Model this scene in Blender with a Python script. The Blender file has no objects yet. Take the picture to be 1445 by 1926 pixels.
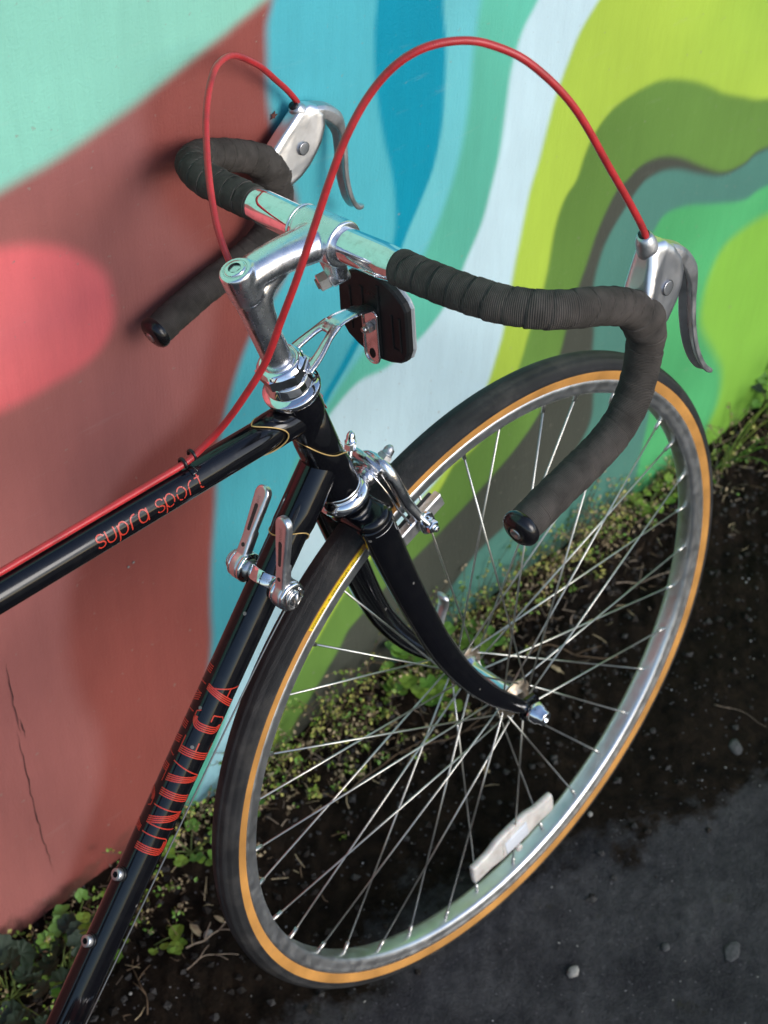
import bpy, bmesh, math, random
import numpy as np
from mathutils import Matrix, Vector
random.seed(7); RNG = np.random.default_rng(7)
scene = bpy.context.scene
COL = scene.collection

# ---------------------------------------------------------------- camera, sky, sun, exposure
cam_d = bpy.data.cameras.new('camera'); cam = bpy.data.objects.new('camera', cam_d); COL.objects.link(cam)
right = Vector((0.729, -0.683, 0.037)); down = Vector((-0.467, -0.536, -0.703))
fwd = right.cross(down).normalized(); right.normalize(); down = fwd.cross(right).normalized()
cam.matrix_world = Matrix(((right.x, -down.x, -fwd.x, -0.8092), (right.y, -down.y, -fwd.y, -0.9125),
                           (right.z, -down.z, -fwd.z, 1.6028), (0, 0, 0, 1)))
cam_d.sensor_fit = 'VERTICAL'; cam_d.sensor_height = 36.0; cam_d.lens = 36.0 * 3151.3 / 1926
cam_d.clip_start = 0.05; cam_d.clip_end = 500
cam_d.dof.use_dof = True; cam_d.dof.focus_distance = 1.21; cam_d.dof.aperture_fstop = 11.5; cam_d.dof.aperture_blades = 0
scene.camera = cam

SUN_DIR = Vector((0.20, -1.00, 0.56)).normalized()      # towards the sun
w = bpy.data.worlds.new('World'); scene.world = w; w.use_nodes = True
nt = w.node_tree; bg = nt.nodes['Background']
sky = nt.nodes.new('ShaderNodeTexSky'); sky.sky_type = 'NISHITA'; sky.sun_disc = False
sky.sun_elevation = math.asin(SUN_DIR.z); sky.sun_rotation = math.atan2(SUN_DIR.x, SUN_DIR.y)
sky.air_density = 1.0; sky.dust_density = 1.0; sky.ozone_density = 2.0
nt.links.new(sky.outputs['Color'], bg.inputs['Color']); bg.inputs['Strength'].default_value = 0.15
sun_d = bpy.data.lights.new('sun', 'SUN'); sun_d.energy = 1.5; sun_d.angle = math.radians(32); sun_d.color = (1.0, 0.955, 0.90)
sun = bpy.data.objects.new('sun', sun_d); COL.objects.link(sun); sun.location = SUN_DIR * 10
sun.rotation_euler = SUN_DIR.to_track_quat('Z', 'Y').to_euler()
vs = scene.view_settings; vs.view_transform = 'Standard'; vs.look = 'None'; vs.gamma = 1; vs.use_curve_mapping = False
vs.exposure = 0.40

# ---------------------------------------------------------------- materials
def lin(c):
    return tuple(((x / 255) / 12.92 if x / 255 <= 0.04045 else ((x / 255 + 0.055) / 1.055) ** 2.4) for x in c)
def mat(name, col=(0.5, 0.5, 0.5), rough=0.5, metal=0.0, var=0.0, vscale=60, bump=0.0, bscale=200, coat=0.0,
        spec=0.5, dirt=None, dirt_amt=0.0, dscale=25, rvar=0.0, sub=0.0, aniso=None):
    m = bpy.data.materials.new(name); m.use_nodes = True; t = m.node_tree; N = t.nodes; L = t.links
    b = N['Principled BSDF']
    b.inputs['Base Color'].default_value = (*col, 1); b.inputs['Roughness'].default_value = rough
    b.inputs['Metallic'].default_value = metal; b.inputs['Specular IOR Level'].default_value = spec
    b.inputs['Coat Weight'].default_value = coat; b.inputs['Coat Roughness'].default_value = 0.06
    if sub: b.inputs['Subsurface Weight'].default_value = sub; b.inputs['Subsurface Scale'].default_value = 0.002
    tc = N.new('ShaderNodeTexCoord')
    base = None
    if var > 0:
        n = N.new('ShaderNodeTexNoise'); n.inputs['Scale'].default_value = vscale; n.inputs['Detail'].default_value = 5
        L.new(tc.outputs['Object'], n.inputs['Vector'])
        r = N.new('ShaderNodeMapRange'); r.inputs['From Min'].default_value = 0.3; r.inputs['From Max'].default_value = 0.7
        r.inputs['To Min'].default_value = 1 - var; r.inputs['To Max'].default_value = 1 + var
        L.new(n.outputs['Fac'], r.inputs['Value'])
        x = N.new('ShaderNodeMix'); x.data_type = 'RGBA'; x.blend_type = 'MULTIPLY'; x.inputs['Factor'].default_value = 1
        x.inputs['A'].default_value = (*col, 1); L.new(r.outputs['Result'], x.inputs['B'])
        base = x.outputs['Result']
    if dirt:
        n2 = N.new('ShaderNodeTexNoise'); n2.inputs['Scale'].default_value = dscale; n2.inputs['Detail'].default_value = 9
        n2.inputs['Roughness'].default_value = 0.7
        L.new(tc.outputs['Object'], n2.inputs['Vector'])
        r2 = N.new('ShaderNodeMapRange'); r2.inputs['From Min'].default_value = 0.5; r2.inputs['From Max'].default_value = 0.75
        r2.inputs['To Max'].default_value = dirt_amt; L.new(n2.outputs['Fac'], r2.inputs['Value'])
        x2 = N.new('ShaderNodeMix'); x2.data_type = 'RGBA'; L.new(r2.outputs['Result'], x2.inputs['Factor'])
        if base: L.new(base, x2.inputs['A'])
        else: x2.inputs['A'].default_value = (*col, 1)
        x2.inputs['B'].default_value = (*dirt, 1); base = x2.outputs['Result']
    if base: L.new(base, b.inputs['Base Color'])
    if rvar > 0:
        n3 = N.new('ShaderNodeTexNoise'); n3.inputs['Scale'].default_value = 90; n3.inputs['Detail'].default_value = 8
        L.new(tc.outputs['Object'], n3.inputs['Vector'])
        r3 = N.new('ShaderNodeMapRange'); r3.inputs['From Min'].default_value = 0.35; r3.inputs['From Max'].default_value = 0.7
        r3.inputs['To Min'].default_value = rough; r3.inputs['To Max'].default_value = rough + rvar
        L.new(n3.outputs['Fac'], r3.inputs['Value']); L.new(r3.outputs['Result'], b.inputs['Roughness'])
    if bump > 0:
        n4 = N.new('ShaderNodeTexNoise'); n4.inputs['Scale'].default_value = bscale; n4.inputs['Detail'].default_value = 4
        L.new(tc.outputs['Object'], n4.inputs['Vector'])
        bp = N.new('ShaderNodeBump'); bp.inputs['Strength'].default_value = bump; bp.inputs['Distance'].default_value = 0.001
        L.new(n4.outputs['Fac'], bp.inputs['Height']); L.new(bp.outputs['Normal'], b.inputs['Normal'])
    return m
def uvbump(m, su, sv, strength, kind='weave', dist=0.0003, dark=0.0):
    """fine relief from the UVs (millimetres along and across)"""
    t = m.node_tree; N = t.nodes; L = t.links; b = N['Principled BSDF']
    uv = N.new('ShaderNodeUVMap'); sp = N.new('ShaderNodeSeparateXYZ'); L.new(uv.outputs['UV'], sp.inputs[0])
    def math_(op, a, bb=None):
        n = N.new('ShaderNodeMath'); n.operation = op
        for i, v in enumerate((a, bb)):
            if v is None: continue
            if isinstance(v, (int, float)): n.inputs[i].default_value = v
            else: L.new(v, n.inputs[i])
        return n.outputs[0]
    U, V = sp.outputs[0], sp.outputs[1]
    if kind == 'weave':
        h = math_('ADD', math_('SINE', math_('MULTIPLY', U, su)), math_('MULTIPLY', math_('SINE', math_('MULTIPLY', V, sv)), 0.6))
    elif kind == 'herring':
        h = math_('SINE', math_('MULTIPLY', math_('ADD', U, math_('MULTIPLY', math_('PINGPONG', V, 4.0), 1.3)), su))
    else:
        h = math_('SINE', math_('MULTIPLY', U, su))
    bp = N.new('ShaderNodeBump'); bp.inputs['Strength'].default_value = strength; bp.inputs['Distance'].default_value = dist
    L.new(h, bp.inputs['Height'])
    if b.inputs['Normal'].links: L.new(b.inputs['Normal'].links[0].from_socket, bp.inputs['Normal'])
    L.new(bp.outputs['Normal'], b.inputs['Normal'])
    if dark and b.inputs['Base Color'].links:
        src = b.inputs['Base Color'].links[0].from_socket
        r = N.new('ShaderNodeMapRange'); r.inputs['From Min'].default_value = -1.2; r.inputs['From Max'].default_value = 1.2
        r.inputs['To Min'].default_value = 1 - dark; r.inputs['To Max'].default_value = 1 + dark; L.new(h, r.inputs['Value'])
        x = N.new('ShaderNodeMix'); x.data_type = 'RGBA'; x.blend_type = 'MULTIPLY'; x.inputs['Factor'].default_value = 1
        L.new(src, x.inputs['A']); L.new(r.outputs['Result'], x.inputs['B']); L.new(x.outputs['Result'], b.inputs['Base Color'])
    return m

M = {}
M['paint'] = mat('black_enamel', (0.0035, 0.0035, 0.005), 0.07, coat=0.0, rvar=0.10, bump=0.015, bscale=25, dirt=(0.02, 0.019, 0.018), dirt_amt=0.3, dscale=90)
def chips(m, scale, col, dens=.9, size=.16):
    """sparse stone chips in the paint"""
    t = m.node_tree; N = t.nodes; L = t.links; b = N['Principled BSDF']; tc = N.new('ShaderNodeTexCoord')
    vo = N.new('ShaderNodeTexVoronoi'); vo.inputs['Scale'].default_value = scale; L.new(tc.outputs['Object'], vo.inputs['Vector'])
    a = N.new('ShaderNodeMath'); a.operation = 'LESS_THAN'; L.new(vo.outputs['Distance'], a.inputs[0]); a.inputs[1].default_value = size
    sc = N.new('ShaderNodeSeparateColor'); L.new(vo.outputs['Color'], sc.inputs[0]); c = N.new('ShaderNodeMath'); c.operation = 'GREATER_THAN'; L.new(sc.outputs[0], c.inputs[0]); c.inputs[1].default_value = dens
    mu = N.new('ShaderNodeMath'); mu.operation = 'MULTIPLY'; L.new(a.outputs[0], mu.inputs[0]); L.new(c.outputs[0], mu.inputs[1])
    x = N.new('ShaderNodeMix'); x.data_type = 'RGBA'; L.new(mu.outputs[0], x.inputs['Factor']); L.new(b.inputs['Base Color'].links[0].from_socket, x.inputs['A']); x.inputs['B'].default_value = (*col, 1); L.new(x.outputs['Result'], b.inputs['Base Color'])
chips(M['paint'], 110, (.16, .15, .14), .93, .17)
M['gold'] = mat('gold_pinstripe', (0.55, 0.36, 0.13), 0.4, 0.3)
M['alloy'] = mat('polished_alloy', (0.78, 0.78, 0.80), 0.13, 1.0, rvar=0.16, bump=0.12, bscale=260, dirt=(0.36, 0.33, 0.30), dirt_amt=0.8, dscale=70)
M['alloy_cast'] = mat('weathered_cast_alloy', (0.80, 0.80, 0.83), 0.21, 1.0, rvar=0.13, bump=0.08, bscale=500, dirt=(0.45, 0.42, 0.39), dirt_amt=0.4, dscale=35)
M['hood'] = mat('satin_hood_alloy', (0.80, 0.80, 0.83), 0.30, 1.0, rvar=0.08, bump=0.05, bscale=350, dirt=(0.5, 0.48, 0.46), dirt_amt=0.3, dscale=30)
M['alloy_mat'] = mat('satin_alloy', (0.58, 0.58, 0.59), 0.36, 1.0, rvar=0.2, bump=0.2, bscale=500, dirt=(0.3, 0.27, 0.24), dirt_amt=0.6, dscale=90)
M['chrome'] = mat('chrome', (0.86, 0.86, 0.88), 0.035, 1.0, rvar=0.05, dirt=(0.35, 0.27, 0.2), dirt_amt=0.5, dscale=160)
M['steel'] = mat('steel_bolt', (0.55, 0.54, 0.53), 0.25, 1.0, rvar=0.2, dirt=(0.3, 0.16, 0.09), dirt_amt=0.6, dscale=200)
M['rust'] = mat('rusted_nut', (0.32, 0.2, 0.15), 0.5, 0.7, var=0.4, vscale=300, bump=0.4, bscale=500)
M['rustflange'] = mat('rusty_chrome_flange', (0.50, 0.40, 0.30), 0.3, 0.9, var=0.35, vscale=200, rvar=0.2)
M['spoke'] = mat('galvanised_spoke', (0.56, 0.55, 0.51), 0.30, 0.9, var=0.15, vscale=40)
M['tape'] = mat('cloth_bar_tape', (0.082, 0.072, 0.063), 0.95, var=0.3, vscale=70, bump=0.5, bscale=700, dirt=(0.13, 0.108, 0.095), dirt_amt=0.9, dscale=18, spec=0.15)
uvbump(M['tape'], 5.2, 9.0, 0.9, 'weave', 0.0003, 0.22)
M['plug'] = mat('black_plastic_plug', (0.008, 0.007, 0.008), 0.22, bump=0.15, bscale=300)
M['black_plastic'] = mat('black_plastic', (0.009, 0.009, 0.0095), 0.55, spec=0.3, bump=0.1, bscale=300, dirt=(0.05, 0.045, 0.04), dirt_amt=0.4, dscale=60)
M['black_metal'] = mat('black_clip', (0.01, 0.01, 0.011), 0.35, 0.2)
M['dark'] = mat('dark_recess', (0.004, 0.004, 0.004), 0.8)
M['rubber'] = mat('tyre_tread_rubber', (0.026, 0.0255, 0.026), 0.62, var=0.3, vscale=40, bump=0.5, bscale=350, dirt=(0.10, 0.09, 0.08), dirt_amt=0.6, dscale=26, spec=0.3)
uvbump(M['rubber'], 3.6, 1, 0.6, 'herring', 0.0006, 0.25)
M['gum'] = mat('amber_sidewall', (0.50, 0.235, 0.058), 0.6, var=0.28, vscale=30, bump=0.15, bscale=400, dirt=(0.2, 0.1, 0.04), dirt_amt=0.5, dscale=60, spec=0.3)
M['yellow'] = mat('yellow_label', (0.83, 0.56, 0.02), 0.5, var=0.06)
M['ink'] = mat('black_ink', (0.02, 0.015, 0.01), 0.6)
M['red_hose'] = mat('red_cable_housing', (0.47, 0.022, 0.026), 0.36, var=0.22, vscale=60, coat=0.2, rvar=0.15, dirt=(0.22, 0.03, 0.028), dirt_amt=0.7, dscale=110)
uvbump(M['red_hose'], 4.4, 1, 0.25, 'ring', 0.0002)
M['red_decal'] = mat('red_decal', (0.50, 0.036, 0.018), 0.35, coat=0.3)
M['red_chip'] = mat('red_paint_chip', (0.55, 0.03, 0.02), 0.4)
M['inner_cable'] = mat('brake_wire', (0.35, 0.34, 0.33), 0.35, 0.9)
M['pad'] = mat('brake_rubber', (0.014, 0.014, 0.015), 0.6, bump=0.2)
M['reflector_white'] = mat('clear_reflector_plastic', (0.62, 0.58, 0.53), 0.3, var=0.15, vscale=60, bump=0.4, bscale=260, sub=0.2, dirt=(0.3, 0.22, 0.15), dirt_amt=0.6, dscale=90)
M['reflector_core'] = mat('clear_prism_plastic', (0.74, 0.76, 0.80), 0.16, bump=0.6, bscale=420, coat=.6)
M['lens'] = mat('clear_lens', (0.6, 0.62, 0.62), 0.12, 0.3, bump=0.3, bscale=500)
M['saddle'] = mat('black_saddle', (0.012, 0.011, 0.01), 0.5, bump=0.2)
M['leaf_dark'] = mat('dark_green_leaf', (0.020, 0.040, 0.017), 0.45, var=0.4, vscale=60, bump=0.4, bscale=160, sub=0.0)
M['leaf_mid'] = mat('mid_green_leaf', (0.13, 0.27, 0.035), 0.45, var=0.35, vscale=60, bump=0.3, bscale=160)
M['leaf_bright'] = mat('bright_green_leaf', (0.17, 0.27, 0.03), 0.5, var=0.3, vscale=70)
M['leaf_yellow'] = mat('yellowing_leaf', (0.40, 0.38, 0.09), 0.55, var=0.35, vscale=120)
M['leaf_dry'] = mat('dry_leaf', (0.34, 0.26, 0.15), 0.7, var=0.35, vscale=120)
M['stem'] = mat('brown_stem', (0.12, 0.075, 0.04), 0.7, var=0.3, vscale=100)
M['stem_green'] = mat('green_stem', (0.12, 0.17, 0.04), 0.6, var=0.3, vscale=100)
M['twig'] = mat('dry_twig', (0.24, 0.18, 0.13), 0.8, var=0.35, vscale=100)
M['petal'] = mat('lilac_petal', (0.42, 0.28, 0.62), 0.6)
M['stone'] = mat('pale_stone', (0.24, 0.23, 0.21), 0.85, var=0.3, vscale=120, bump=0.5, bscale=300)
M['grit_light'] = mat('pale_grit', (0.26, 0.25, 0.25), 0.8, var=0.4, vscale=200)
M['grit_dark'] = mat('dark_grit', (0.035, 0.032, 0.03), 0.9, var=0.4, vscale=200)

# ---------------------------------------------------------------- objects: naming, parenting
ORG = {}
def tag(o, label=None, cat=None, group=None, kind=None):
    if label: o['label'] = label
    if cat: o['category'] = cat
    if group: o['group'] = group
    if kind: o['kind'] = kind
    return o
class G:
    """geometry collector, coordinates in metres of the parent thing"""
    def __init__(s): s.v = []; s.f = []; s.m = []; s.uv = []; s.n = 0; s.flat = set()
    def add(s, v, f, mi=0, uv=None, flat=False):
        v = np.asarray(v, float); k = s.n
        for i, fc in enumerate(f):
            if flat: s.flat.add(len(s.f))
            s.f.append(tuple(int(a) + k for a in fc)); s.m.append(mi)
            s.uv.append(uv[i] if uv is not None else None)
        s.v.append(v); s.n += len(v); return s
def build(name, g, mats, parent=None, smooth=True, recentre=True, fix=True):
    if not isinstance(mats, (list, tuple)): mats = [mats]
    v = np.concatenate(g.v); me = bpy.data.meshes.new(name)
    c = (v.min(0) + v.max(0)) / 2 if recentre else np.zeros(3)
    me.from_pydata((v - c).tolist(), [], g.f)
    for m in mats: me.materials.append(M[m] if isinstance(m, str) else m)
    me.polygons.foreach_set('material_index', g.m)
    me.polygons.foreach_set('use_smooth', [bool(smooth) and i not in g.flat for i in range(len(g.f))])
    if any(u is not None for u in g.uv):
        lay = me.uv_layers.new(name='UVMap'); flatuv = []
        for fc, u in zip(g.f, g.uv):
            flatuv += [c2 for p in (u if u is not None else [(0, 0)] * len(fc)) for c2 in p]
        lay.data.foreach_set('uv', flatuv)
    if fix:
        bm = bmesh.new(); bm.from_mesh(me); bmesh.ops.recalc_face_normals(bm, faces=bm.faces); bm.to_mesh(me); bm.free()
    me.update()
    o = bpy.data.objects.new(name, me); COL.objects.link(o)
    po = np.zeros(3)
    if parent is not None:
        o.parent = parent; po = ORG[parent.name]
    o.location = Vector(c - po); ORG[o.name] = c
    return o
def empty(name, parent=None, at=(0, 0, 0)):
    o = bpy.data.objects.new(name, None); COL.objects.link(o); o.empty_display_size = 0.05
    at = np.array(at, float); po = np.zeros(3)
    if parent is not None: o.parent = parent; po = ORG[parent.name]
    o.location = Vector(at - po); ORG[o.name] = at
    return o

# ---------------------------------------------------------------- geometry builders
def nrm(a): a = np.asarray(a, float); return a / (np.linalg.norm(a) + 1e-12)
def spline(P, n=8, closed=False):
    P = np.asarray(P, float); k = len(P)
    if closed: Q = np.vstack([P[-1], P, P[0], P[1]]); segs = k
    else: Q = np.vstack([2 * P[0] - P[1], P, 2 * P[-1] - P[-2]]); segs = k - 1
    out = []
    for i in range(segs):
        a, b, c, d = Q[i:i + 4]
        for t in np.linspace(0, 1, n, endpoint=False):
            out.append(0.5 * (2 * b + (c - a) * t + (2 * a - 5 * b + 4 * c - d) * t * t + (3 * b - a - 3 * c + d) * t ** 3))
    if not closed: out.append(P[-1])
    return np.array(out)
def resample(P, step):
    P = np.asarray(P, float); s = np.r_[0, np.cumsum(np.linalg.norm(np.diff(P, axis=0), axis=1))]
    n = max(2, int(s[-1] / step) + 1); t = np.linspace(0, s[-1], n)
    return np.stack([np.interp(t, s, P[:, i]) for i in range(P.shape[1])], 1), t
def frames(P, up=None):
    T = np.gradient(P, axis=0); T /= np.linalg.norm(T, axis=1)[:, None] + 1e-12
    u = np.array(up if up is not None else ([0, 0, 1.] if abs(T[0][2]) < 0.9 else [0, 1., 0]), float)
    A = []
    for t in T:
        u = u - t * (u @ t); u = u / np.linalg.norm(u); A.append(u.copy())
    A = np.array(A); return T, A, np.cross(T, A)
def tube(g, P, r, seg=16, mi=0, cap=True, rb=None, up=None, rfun=None, uv=False):
    P = np.asarray(P, float); n = len(P); r = np.broadcast_to(np.asarray(r, float), (n,)); rb_ = r if rb is None else np.broadcast_to(np.asarray(rb, float), (n,))
    T, A, B = frames(P, up); th = np.linspace(0, 2 * np.pi, seg, endpoint=False)
    s = np.r_[0, np.cumsum(np.linalg.norm(np.diff(P, axis=0), axis=1))]
    k = np.ones((n, seg)) if rfun is None else rfun(s[:, None], th[None, :])
    V = P[:, None] + (r[:, None] * np.cos(th) * k)[..., None] * A[:, None] + (rb_[:, None] * np.sin(th) * k)[..., None] * B[:, None]
    F = []; UV = [] if uv else None
    for i in range(n - 1):
        for j in range(seg):
            j2 = (j + 1) % seg
            F.append((i * seg + j, i * seg + j2, (i + 1) * seg + j2, (i + 1) * seg + j))
            if uv:
                c0, c1 = j * 2 * np.pi / seg * r[0], (j + 1) * 2 * np.pi / seg * r[0]
                UV.append([(s[i], c0), (s[i], c1), (s[i + 1], c1), (s[i + 1], c0)])
    if cap:
        F.append(tuple(range(seg))[::-1]); F.append(tuple((n - 1) * seg + j for j in range(seg)))
        if uv: UV += [[(0, 0)] * seg] * 2
    g.add(V.reshape(-1, 3), F, mi, UV)
    return g
def lathe(g, prof, o, d, seg=40, mi=0, uvscale=None, ref=None, a0=0, a1=2 * np.pi, knurl=0, kr=(0, 0)):
    """profile [(along, radius)] revolved about axis d through o"""
    o = np.asarray(o, float); d = nrm(d); a = np.array(ref if ref is not None else ([0, 0, 1.] if abs(d[2]) < 0.9 else [1., 0, 0]))
    a = nrm(a - d * (a @ d)); b = np.cross(d, a); full = abs(a1 - a0 - 2 * np.pi) < 1e-6
    th = np.linspace(a0, a1, seg + 1)[:-1] if full else np.linspace(a0, a1, seg)
    V = []
    pl = np.r_[0, np.cumsum(np.hypot(*np.diff(np.array(prof, float), axis=0).T))]
    for i, (h, r) in enumerate(prof):
        rr = r + (knurl * (np.arange(len(th)) % 2) if kr[0] <= i <= kr[1] and knurl else 0)
        V.append(o + h * d + (rr * np.cos(th))[:, None] * a + (rr * np.sin(th))[:, None] * b)
    F = []; UV = [] if uvscale else None; m = len(th)
    for i in range(len(prof) - 1):
        for j in range(m if full else m - 1):
            j2 = (j + 1) % m; F.append((i * m + j, i * m + j2, (i + 1) * m + j2, (i + 1) * m + j))
            if uvscale:
                R = uvscale; t0 = th[0] + j * (th[1] - th[0]); t1 = t0 + th[1] - th[0]
                UV.append([(t0 * R, pl[i]), (t1 * R, pl[i]), (t1 * R, pl[i + 1]), (t0 * R, pl[i + 1])])
    g.add(np.concatenate(V), F, mi, UV); return g
def prism(g, poly, o, ex, ey, th, ez=None, bevel=0.0, mi=0, flat=True):
    """closed 2-D outline extruded by th centred on o, with chamfered rims"""
    poly = np.asarray(poly, float); o = np.asarray(o, float); ex = nrm(ex); ey = nrm(ey); ez = np.cross(ex, ey) if ez is None else nrm(ez)
    if 0.5 * np.sum(poly[:, 0] * np.roll(poly[:, 1], -1) - np.roll(poly[:, 0], -1) * poly[:, 1]) < 0: poly = poly[::-1]
    e = np.roll(poly, -1, 0) - poly; e /= np.linalg.norm(e, axis=1)[:, None] + 1e-12; nn = np.stack([e[:, 1], -e[:, 0]], 1)
    vn = nn + np.roll(nn, 1, 0); vn /= (np.sum(vn * nn, axis=1)[:, None] + 1e-9)
    ins = poly - vn * bevel; n = len(poly)
    def R(p, z): return o + p[:, :1] * ex + p[:, 1:] * ey + z * ez
    rings = [R(ins, -th / 2), R(poly, -th / 2 + bevel), R(poly, th / 2 - bevel), R(ins, th / 2)] if bevel else [R(poly, -th / 2), R(poly, th / 2)]
    F = []
    for i in range(len(rings) - 1):
        for j in range(n): j2 = (j + 1) % n; F.append((i * n + j, i * n + j2, (i + 1) * n + j2, (i + 1) * n + j))
    F.append(tuple(range(n))[::-1]); F.append(tuple((len(rings) - 1) * n + j for j in range(n)))
    g.add(np.concatenate(rings), F, mi, flat=flat); return g
def pillow(g, poly, o, ex, ey, th, ez, rad, mi=0, k=5):
    """outline with generously rounded rims"""
    poly = np.asarray(poly, float); ex, ey, ez = nrm(ex), nrm(ey), nrm(ez); o = np.asarray(o, float)
    if 0.5 * np.sum(poly[:, 0] * np.roll(poly[:, 1], -1) - np.roll(poly[:, 0], -1) * poly[:, 1]) < 0: poly = poly[::-1]
    e = np.roll(poly, -1, 0) - poly; e /= np.linalg.norm(e, axis=1)[:, None] + 1e-12; nn = np.stack([e[:, 1], -e[:, 0]], 1)
    vn = nn + np.roll(nn, 1, 0); vn /= np.maximum(np.sum(vn * nn, axis=1)[:, None], .35); n = len(poly); rings = []
    for a in np.r_[np.linspace(90, 0, k), np.linspace(0, -90, k)]:
        sgn = 1 if len(rings) < k else -1; a = math.radians(abs(a)); p = poly - vn * rad * (1 - math.cos(a)); z = -sgn * (th / 2 - rad + rad * math.sin(a))
        rings.append(o + p[:, :1] * ex + p[:, 1:] * ey + z * ez)
    F = [(i * n + j, i * n + (j + 1) % n, (i + 1) * n + (j + 1) % n, (i + 1) * n + j) for i in range(2 * k - 1) for j in range(n)] + [tuple(range(n))[::-1], tuple((2 * k - 1) * n + j for j in range(n))]
    g.add(np.concatenate(rings), F, mi); return g
def circ(n, r, c=(0, 0), a0=0): 
    t = np.linspace(0, 2 * np.pi, n, endpoint=False) + a0; return np.stack([c[0] + r * np.cos(t), c[1] + r * np.sin(t)], 1)
def hexnut(g, o, d, across, th, mi=0, bevel=0.0006):
    d = nrm(d); a = nrm(np.cross(d, [0.3, 0.5, 0.81])); b = np.cross(d, a)
    prism(g, circ(6, across / math.sqrt(3)), np.asarray(o) + d * th / 2, a, b, th, d, bevel, mi); return g
def acorn(g, o, d, r, L, mi=0):
    lathe(g, [(0, 0), (0, r * 1.25), (L * .12, r * 1.25), (L * .12, r), (L * .55, r * .95), (L * .8, r * .75), (L, r * .35), (L, 0)], o, d, 18, mi)
def blend(name, g, m, parent, voxel, smooth, keep=None):
    """fuse overlapping solids into one cast piece"""
    v = np.concatenate(g.v); me = bpy.data.meshes.new('tmp'); me.from_pydata(v.tolist(), [], g.f)
    bm = bmesh.new(); bm.from_mesh(me); bmesh.ops.recalc_face_normals(bm, faces=bm.faces); bm.to_mesh(me); bm.free()
    o = bpy.data.objects.new('tmp', me); COL.objects.link(o)
    r = o.modifiers.new('r', 'REMESH'); r.mode = 'VOXEL'; r.voxel_size = voxel
    s = o.modifiers.new('s', 'SMOOTH'); s.factor = 0.5; s.iterations = smooth
    dg = bpy.context.evaluated_depsgraph_get(); e = o.evaluated_get(dg); em = e.to_mesh()
    V = np.array([x.co[:] for x in em.vertices]); F = [tuple(p.vertices) for p in em.polygons]; e.to_mesh_clear()
    bpy.data.objects.remove(o); bpy.data.meshes.remove(me)
    q = G(); q.add(V, F); return build(name, q, m, parent, fix=False)

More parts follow.
